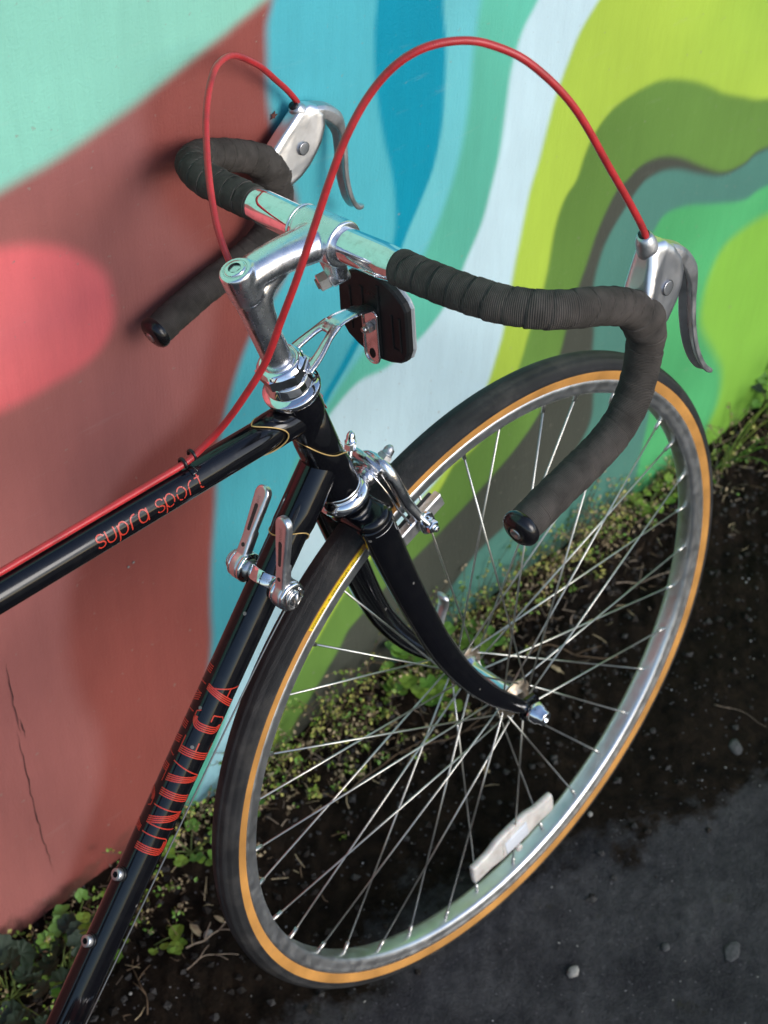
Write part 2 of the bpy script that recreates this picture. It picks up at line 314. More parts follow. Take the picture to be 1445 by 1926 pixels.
# ================================================================ THE SETTING
def catmull2(P, n=5): return spline(np.array(P, float), n)
MURAL = {
'red': [(-552,866),(-298,897),(-251,903),(-202,914),(-152,926),(-100,941),(-40,960),(8,977),(62,1034),(90,1127)],
'darkred': [(-89,948),(-130,941),(-165,918),(-166,890),(-166,857),(-154,822),(-135,787),(-111,749),(-106,713),(-112,681),(-123,639),(-147,587),(-195,570),(-229,547),(-260,509),(-279,481),(-292,448),(-299,396),(-299,350),(-294,298),(-282,259),(-277,217),(-281,170),(-296,124),(-320,78),(-349,27),(-375,-4),(-400,-60)],
'pink': [(-332,856),(-305,850),(-278,840),(-251,824),(-229,803),(-215,781),(-211,755),(-214,729),(-228,711),(-250,703),(-277,701),(-303,699),(-328,700),(-357,703),(-415,748),(-437,851),(-390,874)],
'teal': [(55,1207),(-14,1035),(-40,958),(-47,938),(-48,915),(-48,877),(-42,845),(-34,816),(-23,785),(-14,756),(-14,725),(-23,695),(-39,673),(-58,656),(-74,634),(-87,607),(-99,575),(-109,541),(-115,504),(-119,457),(-125,386),(-129,309),(-132,262),(-145,202),(-173,143),(-206,86),(-240,28),(-274,-23),(-300,-61),(-344,-126)],
'stripe': [(90,1127),(77,964),(74,919),(71,891),(73,850),(79,817),(89,780),(101,742),(107,705),(107,669),(97,637),(84,605),(68,581),(41,542),(14,509),(-3,470),(14,488),(35,518),(55,541),(75,570),(95,599),(114,641),(126,666),(142,695),(155,724),(162,762),(162,800),(160,849),(154,891),(158,939),(171,1109)],
'aqua': [(171,1109),(158,939),(154,891),(160,849),(162,800),(162,762),(155,724),(142,695),(126,666),(114,641),(95,599),(75,570),(55,541),(35,518),(14,488),(-3,470),(-17,435),(-35,379),(-73,292),(-120,173),(-194,45),(-266,-98)],
'mintband': [(226,1054),(210,902),(200,876),(195,825),(194,771),(187,717),(169,665),(150,630),(134,599),(117,581),(83,553),(49,524),(18,493),(-7,465),(-24,432),(-35,394),(-46,363),(-57,331),(-73,292),(-89,236),(-105,187),(-138,122),(-179,51),(-222,-33),(-266,-98)],
'pale': [(297,1014),(285,878),(276,850),(258,824),(248,789),(246,751),(245,704),(238,664),(228,625),(209,588),(190,551),(158,523),(108,507),(68,510),(29,487),(7,464),(-14,433),(-25,395),(-39,350),(-58,298),(-77,245),(-98,190),(-117,126),(-140,75),(-170,11),(-196,-48),(-228,-115)],
'lime': [(424,981),(387,845),(365,819),(343,794),(330,765),(319,733),(313,700),(307,666),(298,632),(291,582),(286,541),(281,466),(274,432),(263,394),(245,355),(224,315),(196,291),(176,279),(145,258),(113,245),(84,239),(49,211),(18,172),(-14,132),(-38,85),(-59,23),(-81,-42),(-107,-104),(-135,-180)],
'olive': [(1316,413),(890,526),(706,581),(655,604),(610,627),(577,648),(535,669),(487,686),(444,688),(412,682),(391,665),(379,642),(371,616),(355,598),(345,562),(341,493),(325,434),(313,388),(293,347),(257,305),(223,298),(212,287),(201,272),(179,252),(130,233),(89,229),(50,193),(18,153),(-10,119),(-34,71),(-51,5),(-73,-60),(-99,-123),(-127,-200)],
'dark': [(1364,326),(919,453),(731,507),(686,503),(644,509),(597,537),(552,567),(511,584),(479,586),(459,577),(440,567),(419,527),(409,486),(401,457),(391,402),(386,373),(368,304),(339,268),(294,238),(217,201),(167,181),(125,165),(88,145),(64,131),(53,112),(27,79),(-11,32),(-25,2),(-47,-40),(-74,-103)],
'deepteal': [(1367,320),(921,448),(732,503),(687,500),(646,503),(601,524),(556,549),(526,560),(503,562),(482,556),(445,516),(432,483),(431,434),(445,379),(449,339),(463,264),(465,215),(443,180),(404,154),(334,130),(278,112),(237,79),(207,57),(167,37),(124,11),(73,-29),(21,-70)],
'green': [(1390,280),(941,396),(752,442),(704,442),(636,466),(582,487),(542,493),(526,480),(510,450),(510,404),(533,344),(565,260),(588,194),(594,147),(593,83),(589,3),(573,-22),(550,-57),(511,-83)],
'yellowgreen': [(1466,144),(1120,267),(860,366),(768,392),(719,394),(680,384),(663,352),(660,312),(669,265),(711,198),(743,143),(753,89),(745,55),(733,11),(704,-32),(1474,-524)],
}
COLS = {'mint': (144, 211, 188), 'red': (168, 103, 97), 'darkred': (150, 80, 72), 'pink': (240, 116, 118), 'teal': (84, 184, 196),
        'stripe': (0, 150, 176), 'aqua': (112, 200, 206), 'mintband': (98, 190, 164), 'pale': (203, 229, 235), 'lime': (180, 207, 76),
        'olive': (104, 140, 64), 'dark': (76, 78, 69), 'deepteal': (84, 134, 120), 'green': (86, 178, 112), 'yellowgreen': (140, 196, 74)}
SOFT = {'red': 9, 'darkred': 16, 'pink': 9, 'teal': 7, 'stripe': 4, 'aqua': 3, 'mintband': 7, 'pale': 5, 'lime': 5, 'olive': 4.5, 'dark': 4.5, 'deepteal': 5, 'green': 5, 'yellowgreen': 12}
CLOSED = {'pink', 'stripe', 'yellowgreen'}
ALB = 0.90
def mural_colours(X, Z):
    """paint colours of the mural at wall points (millimetres)"""
    wob = 1.2 * np.sin(X * 0.021 + 1.3 * np.sin(Z * 0.013)) + 0.9 * np.sin(Z * 0.027 + X * 0.008)
    P = np.stack([X + wob, Z + 0.7 * wob], 1)
    c = np.tile(np.array(lin(COLS['mint'])), (len(X), 1)).astype(float)
    # the sprayed mint field: warmer and lighter towards its lower edge
    t = np.clip((X + 700) / 900, 0, 1)[:, None]; c *= (1.0 + 0.06 * np.sin(X / 170 + Z / 230))[:, None]
    for k in ['red', 'darkred', 'pink', 'teal', 'stripe', 'aqua', 'mintband', 'pale', 'lime', 'olive', 'dark', 'deepteal', 'green', 'yellowgreen']:
        B = catmull2(MURAL[k], 4)
        if k in CLOSED: poly = B; seg = np.vstack([B, B[:1]])
        else:
            seg = B
            if B[-1][1] > 1000 or k == 'red': poly = np.vstack([B, [4200, 3000], [4200, -900], [-3500, -900], [-3500, B[0][1] - 900]])   # red: everything below its edge
            elif k == 'darkred': poly = np.vstack([B, [4200, -900], [4200, 1500], [105, 1500], [-77, 1100]])
            elif k == 'teal': poly = np.vstack([B, [4200, -900], [4200, 3000], [B[0][0] + 200, 3000]])
            elif k in ('aqua', 'mintband', 'pale', 'lime'): poly = np.vstack([B, [4200, -900], [4200, 3000], [B[0][0] + 200, 3000]])
            else: poly = np.vstack([B, [4200, -900], [4200, B[0][1]]])
        x, y = P[:, 0], P[:, 1]; inside = np.zeros(len(x), bool)
        q = np.roll(poly, -1, 0)
        for (x0, y0), (x1, y1) in zip(poly, q):
            if y0 == y1: continue
            m = ((y0 > y) != (y1 > y)); inside ^= m & (x < (x1 - x0) * (y - y0) / (y1 - y0) + x0)
        s = SOFT[k]
        lo, hi = seg.min(0) - 30, seg.max(0) + 30
        idx = np.where((x > lo[0]) & (x < hi[0]) & (y > lo[1]) & (y < hi[1]))[0]
        d = np.full(len(x), 1e3)
        if len(idx):
            dd = np.full(len(idx), 1e6); px, py = x[idx], y[idx]
            for (x0, y0), (x1, y1) in zip(seg[:-1], seg[1:]):
                dx, dy = x1 - x0, y1 - y0; L2 = dx * dx + dy * dy + 1e-9
                t = np.clip(((px - x0) * dx + (py - y0) * dy) / L2, 0, 1)
                dd = np.minimum(dd, (px - x0 - t * dx) ** 2 + (py - y0 - t * dy) ** 2)
            d[idx] = np.sqrt(dd)
        sd = np.where(inside, d, -d); a = np.clip(sd / (2 * s) + 0.5, 0, 1); a = a * a * (3 - 2 * a)
        if k == 'red': a_red = a
        if k == 'darkred': a = a * a_red
        col = np.array(lin(COLS[k]))[None, :].repeat(len(x), 0)
        if k == 'pink': col = col * (1 - 0.10 * np.clip(sd / 90, 0, 1)[:, None] * np.array([0, -1.2, -1.0])) 
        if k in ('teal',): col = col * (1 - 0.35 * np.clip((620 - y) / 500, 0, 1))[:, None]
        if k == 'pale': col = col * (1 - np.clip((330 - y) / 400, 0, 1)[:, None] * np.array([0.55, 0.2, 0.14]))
        if k == 'mintband': col = col * (1 + 0.12 * np.sin(x / 60 + y / 90))[:, None]
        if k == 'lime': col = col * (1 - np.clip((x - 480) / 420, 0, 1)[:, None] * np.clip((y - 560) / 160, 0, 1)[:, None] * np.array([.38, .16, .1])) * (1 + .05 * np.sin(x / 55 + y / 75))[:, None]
        if k == 'olive': col = col * (1 + .10 * np.sin(x / 70 + y / 110))[:, None]
        if k == 'green': col = col * (1 + 0.10 * np.sin(x / 80 - y / 60))[:, None]
        if k == 'red': col = col * (1 + 0.07 * np.sin(x / 75 + 1.5 * np.sin(y / 130)) + 0.05 * np.sin(y / 45 + x / 33))[:, None]
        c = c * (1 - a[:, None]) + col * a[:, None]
    return np.clip(c * ALB, 0, 1)

# wall: one board face with its paint, edge returns and the back
xs = np.r_[np.linspace(-1700, -520, 20)[:-1], np.arange(-520, 960, 4.0), np.linspace(960, 3400, 36)]
zs = np.r_[np.arange(-60, 1120, 4.0), np.linspace(1120, 2500, 30)]
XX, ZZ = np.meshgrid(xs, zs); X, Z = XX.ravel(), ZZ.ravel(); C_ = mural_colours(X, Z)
nx, nz = len(xs), len(zs)
me = bpy.data.meshes.new('painted_wall')
relief = 0.0006 * np.sin(X / 210 + 1) + 0.0005 * np.sin(Z / 170 + X / 400)
V = np.stack([X / 1000, relief, Z / 1000], 1)
ii = (np.arange(nz - 1)[:, None] * nx + np.arange(nx - 1)[None, :]).ravel()
F = np.stack([ii, ii + 1, ii + nx + 1, ii + nx], 1)
back = len(V)
bx = [(-1.7, .12, -.06), (3.4, .12, -.06), (3.4, .12, 2.5), (-1.7, .12, 2.5)]
V = np.vstack([V, bx]); c0, c1, c2, c3 = 0, nx - 1, nx * nz - 1, nx * (nz - 1)
Fl = F.tolist() + [[back, back + 3, back + 2, back + 1], [c0, back, back + 1, c1][::-1], [c1, back + 1, back + 2, c2][::-1], [c2, back + 2, back + 3, c3][::-1], [c3, back + 3, back, c0][::-1]]
me.from_pydata(V.tolist(), [], Fl)
ca = me.color_attributes.new('paint', 'FLOAT_COLOR', 'POINT')
cc = np.ones((len(V), 4)); cc[:len(C_), :3] = C_; cc[len(C_):, :3] = 0.3
ca.data.foreach_set('color', cc.ravel())
me.polygons.foreach_set('use_smooth', [True] * len(F) + [False] * 5)
wm = bpy.data.materials.new('mural_paint'); wm.use_nodes = True; t = wm.node_tree; N = t.nodes; L = t.links; b = N['Principled BSDF']
at = N.new('ShaderNodeAttribute'); at.attribute_name = 'paint'
tc = N.new('ShaderNodeTexCoord'); mp = N.new('ShaderNodeMapping'); mp.inputs['Scale'].default_value = (60, 60, 9)
L.new(tc.outputs['Object'], mp.inputs['Vector'])
n1 = N.new('ShaderNodeTexNoise'); n1.inputs['Scale'].default_value = 1.0; n1.inputs['Detail'].default_value = 8; n1.inputs['Roughness'].default_value = 0.65
L.new(mp.outputs['Vector'], n1.inputs['Vector'])
n2 = N.new('ShaderNodeTexNoise'); n2.inputs['Scale'].default_value = 5; n2.inputs['Detail'].default_value = 6; L.new(tc.outputs['Object'], n2.inputs['Vector'])
r1 = N.new('ShaderNodeMapRange'); r1.inputs['From Min'].default_value = .3; r1.inputs['From Max'].default_value = .7; r1.inputs['To Min'].default_value = .95; r1.inputs['To Max'].default_value = 1.05
L.new(n1.outputs['Fac'], r1.inputs['Value'])
r2 = N.new('ShaderNodeMapRange'); r2.inputs['From Min'].default_value = .3; r2.inputs['From Max'].default_value = .7; r2.inputs['To Min'].default_value = .92; r2.inputs['To Max'].default_value = 1.07
L.new(n2.outputs['Fac'], r2.inputs['Value'])
mu = N.new('ShaderNodeMath'); mu.operation = 'MULTIPLY'; L.new(r1.outputs[0], mu.inputs[0]); L.new(r2.outputs[0], mu.inputs[1])
x1 = N.new('ShaderNodeMix'); x1.data_type = 'RGBA'; x1.blend_type = 'MULTIPLY'; x1.inputs['Factor'].default_value = 1
L.new(at.outputs['Color'], x1.inputs['A']); L.new(mu.outputs[0], x1.inputs['B'])
# sparse specks and scuffs
n3 = N.new('ShaderNodeTexNoise'); n3.inputs['Scale'].default_value = 130; n3.inputs['Detail'].default_value = 3; L.new(tc.outputs['Object'], n3.inputs['Vector'])
r3 = N.new('ShaderNodeMapRange'); r3.inputs['From Min'].default_value = .68; r3.inputs['From Max'].default_value = .76; r3.inputs['To Max'].default_value = .55; L.new(n3.outputs['Fac'], r3.inputs['Value'])
x2 = N.new('ShaderNodeMix'); x2.data_type = 'RGBA'; L.new(r3.outputs[0], x2.inputs['Factor']); L.new(x1.outputs['Result'], x2.inputs['A']); x2.inputs['B'].default_value = (.30, .27, .22, 1)
mp3 = N.new('ShaderNodeMapping'); mp3.inputs['Scale'].default_value = (14, 14, 90); mp3.inputs['Rotation'].default_value = (0, .5, 0); L.new(tc.outputs['Object'], mp3.inputs['Vector'])
n7 = N.new('ShaderNodeTexNoise'); n7.inputs['Scale'].default_value = 1; n7.inputs['Detail'].default_value = 7; n7.inputs['Roughness'].default_value = .7; L.new(mp3.outputs['Vector'], n7.inputs['Vector'])
r7 = N.new('ShaderNodeMapRange'); r7.inputs['From Min'].default_value = .60; r7.inputs['From Max'].default_value = .80; r7.inputs['To Max'].default_value = .14; L.new(n7.outputs['Fac'], r7.inputs['Value'])
x25 = N.new('ShaderNodeMix'); x25.data_type = 'RGBA'; L.new(r7.outputs[0], x25.inputs['Factor']); L.new(x2.outputs['Result'], x25.inputs['A']); x25.inputs['B'].default_value = (.55, .52, .46, 1); x2 = x25
# splash-back dirt just above the soil
sx = N.new('ShaderNodeSeparateXYZ'); L.new(tc.outputs['Object'], sx.inputs[0])
n4 = N.new('ShaderNodeTexNoise'); n4.inputs['Scale'].default_value = 28; n4.inputs['Detail'].default_value = 8; L.new(tc.outputs['Object'], n4.inputs['Vector'])
ad = N.new('ShaderNodeMath'); ad.operation = 'MULTIPLY_ADD'; L.new(n4.outputs['Fac'], ad.inputs[0]); ad.inputs[1].default_value = -.20; L.new(sx.outputs[2], ad.inputs[2])
r4 = N.new('ShaderNodeMapRange'); r4.inputs['From Min'].default_value = -.06; r4.inputs['From Max'].default_value = -.13; r4.inputs['To Max'].default_value = .75; L.new(ad.outputs[0], r4.inputs['Value'])
x3 = N.new('ShaderNodeMix'); x3.data_type = 'RGBA'; L.new(r4.outputs[0], x3.inputs['Factor']); L.new(x2.outputs['Result'], x3.inputs['A']); x3.inputs['B'].default_value = (.05, .045, .03, 1)
L.new(x3.outputs['Result'], b.inputs['Base Color'])
b.inputs['Roughness'].default_value = .52; b.inputs['Specular IOR Level'].default_value = .35
mp2 = N.new('ShaderNodeMapping'); mp2.inputs['Scale'].default_value = (420, 420, 60); L.new(tc.outputs['Object'], mp2.inputs['Vector'])
n5 = N.new('ShaderNodeTexNoise'); n5.inputs['Scale'].default_value = 1; n5.inputs['Detail'].default_value = 4; L.new(mp2.outputs['Vector'], n5.inputs['Vector'])
n6 = N.new('ShaderNodeTexNoise'); n6.inputs['Scale'].default_value = 420; n6.inputs['Detail'].default_value = 3; L.new(tc.outputs['Object'], n6.inputs['Vector'])
am = N.new('ShaderNodeMath'); am.operation = 'ADD'; L.new(n5.outputs['Fac'], am.inputs[0]); L.new(n6.outputs['Fac'], am.inputs[1])
bp = N.new('ShaderNodeBump'); bp.inputs['Strength'].default_value = .4; bp.inputs['Distance'].default_value = .0011; L.new(am.outputs[0], bp.inputs['Height']); L.new(bp.outputs['Normal'], b.inputs['Normal'])
me.materials.append(wm)
wall = bpy.data.objects.new('painted_wall', me); COL.objects.link(wall); ORG[wall.name] = np.zeros(3)
tag(wall, 'board wall painted with a mural of wavy mint, red, teal, pale blue, lime and green bands', 'wall')
WM = lambda x, z, y=-0.0012: np.array([x / 1000, y, z / 1000])
# hairline cracks in the red board, a screw-hole chip, small paint scars
def crack(pts, wd):
    P = spline([WM(*p) for p in pts], 6); P = P + RNG.normal(0, .0007, P.shape) * [1, 0, 1]; g = G(); n = len(P)
    wv = wd * (0.35 + 0.65 * RNG.random(n)) * np.sin(np.linspace(0.15, np.pi - 0.1, n))
    V = np.vstack([P - np.c_[wv, 0 * wv, 0 * wv], P + np.c_[wv, 0 * wv, 0 * wv]]); g.add(V, [(i, i + 1, n + i + 1, n + i) for i in range(n - 1)])
    return build('crack', g, 'dark', wall, smooth=False)
for pts in [[(-364, 418), (-364, 359), (-362, 309)], [(-367, 321), (-365, 269), (-364, 206), (-362, 149), (-358, 105), (-355, 62)], [(-360, 332), (-359, 301)]]: crack(pts, .0006)
g = G(); prism(g, [(math.cos(a) * r_, math.sin(a) * r_) for a, r_ in zip(np.linspace(0, 6.283, 11)[:-1], [.004, .0018, .0042, .002, .0036, .0017, .004, .002, .0034, .0019])], (-.041, -.0014, .857), (1, 0, 0), (0, 0, 1), .0006)
build('paint_chip', g, mat('chip_undercoat', (.12, .035, .025), .8), wall)
for (x, z) in ((-224, 446), (-218, 448)):
    g = G(); prism(g, circ(7, .0014), (x / 1000, -.0012, z / 1000), (1, 0, 0), (0, 0, 1), .0004); build('paint_chip', g, 'stone', wall)

# ground -----------------------------------------------------------------
def gh(x, y):
    """ground height (m): crumbly soil by the wall, flatter asphalt beyond"""
    s = np.clip((y + .30) / .22, 0, 1)
    h = (.004 * np.sin(x * 23 + 1.7 * np.sin(y * 31)) + .003 * np.sin(y * 41 + x * 17) + .0018 * np.sin(x * 97 + y * 61) + .0014 * np.sin(x * 151 - y * 173)) * (.25 + .9 * s)
    edge = .008 * (1 / (1 + np.exp(-(y + .27 + .04 * np.sin(x * 9) + .02 * np.sin(x * 29)) * 60)))
    h2 = h - .004 - edge + .020 * np.exp(-((y - .0) / .05) ** 2)
    return h2 * np.clip(1.4 - np.hypot(x, y + .3) * .25, 0, 1) - .003
gx = np.r_[[-300, -60, -15, -6, -3], np.arange(-1.6, 1.6, .0075), [2, 3, 6, 15, 60, 300]]
gy = np.r_[[-300, -60, -15, -6, -3, -2, -1.4], np.arange(-.95, .0201, .0075), [.04, .3, 2, 10, 60, 300]]
GX, GY = np.meshgrid(gx, gy); x, y = GX.ravel(), GY.ravel()
nzv = RNG.normal(0, .0008, len(x)) * ((np.abs(x) < 1.6) & (y > -.95) & (y < .03)) * (.4 + np.clip((y + .3) / .2, 0, 1))
zz = gh(x, y) + nzv
# keep the contact patch of the tyre clear
zz = np.where(np.hypot(x / .09, (y + .325) / .03) < 1, np.minimum(zz, -.001), zz)
V = np.stack([x, y, zz], 1); n_ = len(gx); ii = (np.arange(len(gy) - 1)[:, None] * n_ + np.arange(n_ - 1)[None, :]).ravel()
me = bpy.data.meshes.new('ground'); me.from_pydata(V.tolist(), [], np.stack([ii, ii + 1, ii + n_ + 1, ii + n_], 1).tolist())
me.polygons.foreach_set('use_smooth', [True] * len(me.polygons))
gm = bpy.data.materials.new('soil_and_asphalt'); gm.use_nodes = True; t = gm.node_tree; N = t.nodes; L = t.links; b = N['Principled BSDF']
tc = N.new('ShaderNodeTexCoord'); sx = N.new('ShaderNodeSeparateXYZ'); L.new(tc.outputs['Object'], sx.inputs[0])
def noise(sc, det=6, ro=.6):
    n = N.new('ShaderNodeTexNoise'); n.inputs['Scale'].default_value = sc; n.inputs['Detail'].default_value = det; n.inputs['Roughness'].default_value = ro
    L.new(tc.outputs['Object'], n.inputs['Vector']); return n.outputs['Fac']
def rng(s, a, b_, c, d):
    r = N.new('ShaderNodeMapRange'); r.inputs['From Min'].default_value = a; r.inputs['From Max'].default_value = b_; r.inputs['To Min'].default_value = c; r.inputs['To Max'].default_value = d; L.new(s, r.inputs['Value']); return r.outputs[0]
def mix(f, a, b_, bt='MIX'):
    m_ = N.new('ShaderNodeMix'); m_.data_type = 'RGBA'; m_.blend_type = bt
    if isinstance(f, float): m_.inputs['Factor'].default_value = f
    else: L.new(f, m_.inputs['Factor'])
    for k_, v_ in (('A', a), ('B', b_)):
        if isinstance(v_, tuple): m_.inputs[k_].default_value = (*v_, 1)
        else: L.new(v_, m_.inputs[k_])
    return m_.outputs['Result']
yy = N.new('ShaderNodeMath'); yy.operation = 'MULTIPLY_ADD'; L.new(noise(7, 8, .7), yy.inputs[0]); yy.inputs[1].default_value = .42; L.new(sx.outputs[1], yy.inputs[2])
xy = N.new('ShaderNodeMath'); xy.operation = 'MULTIPLY_ADD'; L.new(sx.outputs[0], xy.inputs[0]); xy.inputs[1].default_value = .30; L.new(yy.outputs[0], xy.inputs[2])
xo = N.new('ShaderNodeMath'); xo.operation = 'ADD'; L.new(yy.outputs[0], xo.inputs[0]); L.new(rng(sx.outputs[0], .02, .36, 0, .13), xo.inputs[1]); xy = xo
soilf = rng(xy.outputs[0], -.085, -.045, 0, 1)
soil = mix(rng(noise(45, 8, .75), .35, .7, 0, 1), (.0030, .0021, .0014), (.036, .023, .014))
asph = mix(rng(noise(70, 8, .7), .35, .7, 0, 1), (.050, .050, .054), (.125, .123, .126))
asph = mix(rng(noise(8, 5), .45, .65, 0, .8), asph, (.022, .022, .027))
asph = mix(rng(noise(420, 3, .6), .45, .65, 0, .55), asph, (.085, .083, .08))
asph = mix(rng(noise(11, 6, .7), .62, .72, 0, .6), asph, (.05, .045, .012))
c = mix(soilf, asph, soil)
vo = N.new('ShaderNodeTexVoronoi'); vo.inputs['Scale'].default_value = 170; L.new(tc.outputs['Object'], vo.inputs['Vector'])
sp = N.new('ShaderNodeMath'); sp.operation = 'LESS_THAN'; L.new(vo.outputs['Distance'], sp.inputs[0]); sp.inputs[1].default_value = .22
wn = N.new('ShaderNodeSeparateColor'); L.new(vo.outputs['Color'], wn.inputs[0])
ch = N.new('ShaderNodeMath'); ch.operation = 'GREATER_THAN'; L.new(wn.outputs[0], ch.inputs[0]); ch.inputs[1].default_value = .86
mm = N.new('ShaderNodeMath'); mm.operation = 'MULTIPLY'; L.new(sp.outputs[0], mm.inputs[0]); L.new(ch.outputs[0], mm.inputs[1])
c = mix(mm.outputs[0], c, (.13, .125, .13))
# the dry concrete street that the asphalt strip meets behind the photographer
sy2 = N.new('ShaderNodeMath'); sy2.operation = 'MULTIPLY_ADD'; L.new(noise(1.5, 5), sy2.inputs[0]); sy2.inputs[1].default_value = .2; L.new(sx.outputs[1], sy2.inputs[2])
c = mix(rng(sy2.outputs[0], -1.35, -1.30, 1, 0), c, mix(rng(noise(14, 6), .35, .7, 0, 1), (.24, .225, .20), (.34, .32, .29)))
L.new(c, b.inputs['Base Color']); b.inputs['Roughness'].default_value = .9; b.inputs['Specular IOR Level'].default_value = .12
b0 = N.new('ShaderNodeBump'); b0.inputs['Strength'].default_value = 1.0; b0.inputs['Distance'].default_value = .012; L.new(noise(55, 8, .75), b0.inputs['Height'])
bp = N.new('ShaderNodeBump'); bp.inputs['Strength'].default_value = 1.0; bp.inputs['Distance'].default_value = .005; L.new(b0.outputs['Normal'], bp.inputs['Normal'])
L.new(noise(260, 6, .7), bp.inputs['Height']); L.new(bp.outputs['Normal'], b.inputs['Normal'])
me.materials.append(gm); ground = bpy.data.objects.new('ground', me); COL.objects.link(ground)
tag(ground, 'dark soil and worn asphalt along the foot of the wall', None, None, 'structure')

# ================================================================ THE BICYCLE
# bicycle axes in millimetres: x forward, y towards the wall, z up, origin at the front hub
RB = np.array([[1., -.029, -.011], [.030, .991, .130], [.008, -.130, .992]])
u_, _, vt_ = np.linalg.svd(RB); RB = u_ @ vt_
LOW = np.array([-2.975, 1.687, -342.377])
bike = empty('bicycle'); bike.matrix_world = Matrix(((*RB[0], 0), (*RB[1], -.310), (*RB[2], 0), (0, 0, 0, 1)))
tag(bike, 'black racing bicycle with drop handlebars leaning on the painted wall', 'bicycle')
def S(P): return (np.asarray(P, float) - LOW) * .001
h_ = math.radians(73.0); UA = np.array([-math.cos(h_), 0, math.sin(h_)]); NA = np.array([math.sin(h_), 0, math.cos(h_)]); OA = -55.1 * NA
YV = np.array([0, 1., 0]); XV = np.array([1., 0, 0]); ZV = np.array([0, 0, 1.])
def A0(f, y, t): return OA + f * NA + y * YV + t * UA
def A(P): P = np.atleast_2d(np.asarray(P, float)); return S(OA + P[:, :1] * NA + P[:, 1:2] * YV + P[:, 2:] * UA)
YAW = math.radians(1.685)
def yawv(V):
    V = np.asarray(V, float); return V * math.cos(YAW) + np.cross(UA, V) * math.sin(YAW) + np.outer(V @ UA, UA).reshape(V.shape) * (1 - math.cos(YAW))
def B(P): P = np.atleast_2d(np.asarray(P, float)); return S(OA + yawv(P - OA))
XB, YB, ZB = yawv(XV), yawv(YV), yawv(ZV)
mm = .001

# ---- frame tubes
def frame_tube(name, p0, p1, r, label=None):
    g = G(); P = np.linspace(S(p0), S(p1), 12); tube(g, P, r * mm, 48, up=(0, 1, 0)); o = build(name, g, 'paint', bike)
    if label: o['label'] = label
    return o
TT0, TT1 = np.array([-745., 0, 449.5]), np.array([-192., 0, 436.2])
BBP = np.array([-567., 0, -70.]); DT1 = np.array([-176., 0, 384.])
dtd = nrm([.6525, 0, .7578]); DTA = np.array([-348.6, 0, 184.5]); BBP = DTA - dtd * 336; DT1 = DTA + dtd * 258
top_tube = frame_tube('top_tube', TT0, TT1, 12.7)
down_tube = frame_tube('down_tube', BBP, DT1, 14.3)
g = G(); tube(g, A([(0, 0, 379), (0, 0, 440), (0, 0, 500)]), 16 * mm, 56, up=(0, 1, 0))
head_tube = build('head_tube', g, 'paint', bike)
# lugs: thin sleeves with shaped edges, gold pinstripe along each edge
def sleeve(base, d, e1, e2, r0, r1, s_edge, s_in, parent, pin=True, n=56, pr=.55):
    base = np.asarray(base, float); d, e1, e2 = nrm(d), nrm(e1), nrm(e2); th = np.linspace(0, 2 * np.pi, n, endpoint=False)
    g = G(); K = 8; V = []
    for k in range(K):
        f = k / (K - 1); s = s_edge(th) * (1 - f) + s_in * f; r = (r1 if k else r0)
        V.append(base + s[:, None] * d + (r * np.cos(th))[:, None] * e1 + (r * np.sin(th))[:, None] * e2)
    F = [(i * n + j, i * n + (j + 1) % n, (i + 1) * n + (j + 1) % n, (i + 1) * n + j) for i in range(K - 1) for j in range(n)]
    g.add(S(np.concatenate(V)), F); lug = build('lug', g, 'paint', parent)
    if pin:
        s = s_edge(th); P = base + s[:, None] * d + ((r0 + .25) * np.cos(th))[:, None] * e1 + ((r0 + .25) * np.sin(th))[:, None] * e2
        g = G(); P = np.vstack([P, P[:2]]); tube(g, S(P), pr * mm, 6, cap=False); build('pinstripe', g, 'gold', parent)
ttd = nrm(TT1 - TT0)
sleeve([-234, 0, 437.3], ttd, -YV, np.cross(ttd, YV) * 1.0, 13.4, 14.3, lambda t: -4 + 22 * np.abs(np.cos(t)) ** 1.5 - 2, 42, top_tube)
sleeve(DTA, dtd, -YV, nrm([-.7578, 0, .6525]), 15.0, 16.0, lambda t: 202 - 7 * np.abs(np.sin(t)) ** 2 + 4 * np.cos(t), 262, down_tube)
sleeve(OA, UA, -YV, NA, 16.7, 17.6, lambda t: 437 + 16 * -np.sin(t) - 20 * np.clip(np.sin(t), 0, 1) ** 3 - 6 * np.cos(2 * t), 378, head_tube)
sleeve(OA, UA, -YV, NA, 16.6, 17.4, lambda t: 462 + 14 * np.sin(t) + 5 * np.cos(2 * t), 500.5, head_tube, pin=False)
# red chip on the head tube
g = G(); P = A0(16.1, -8, 466.9) ; prism(g, [(-1, -2), (.8, -2.4), (1.5, 0), (.6, 1), (1.2, 2.6), (-.4, 3), (-1.2, 1)], (0, 0, 0), (0, 1, 0), UA, .25)
g.v = [S(A0(0, 0, 466.9) + np.array([v for v in g.v[0]]) + 16.75 * nrm(NA * .93 - YV * .38))]
build('paint_chip', g, 'red_chip', head_tube)

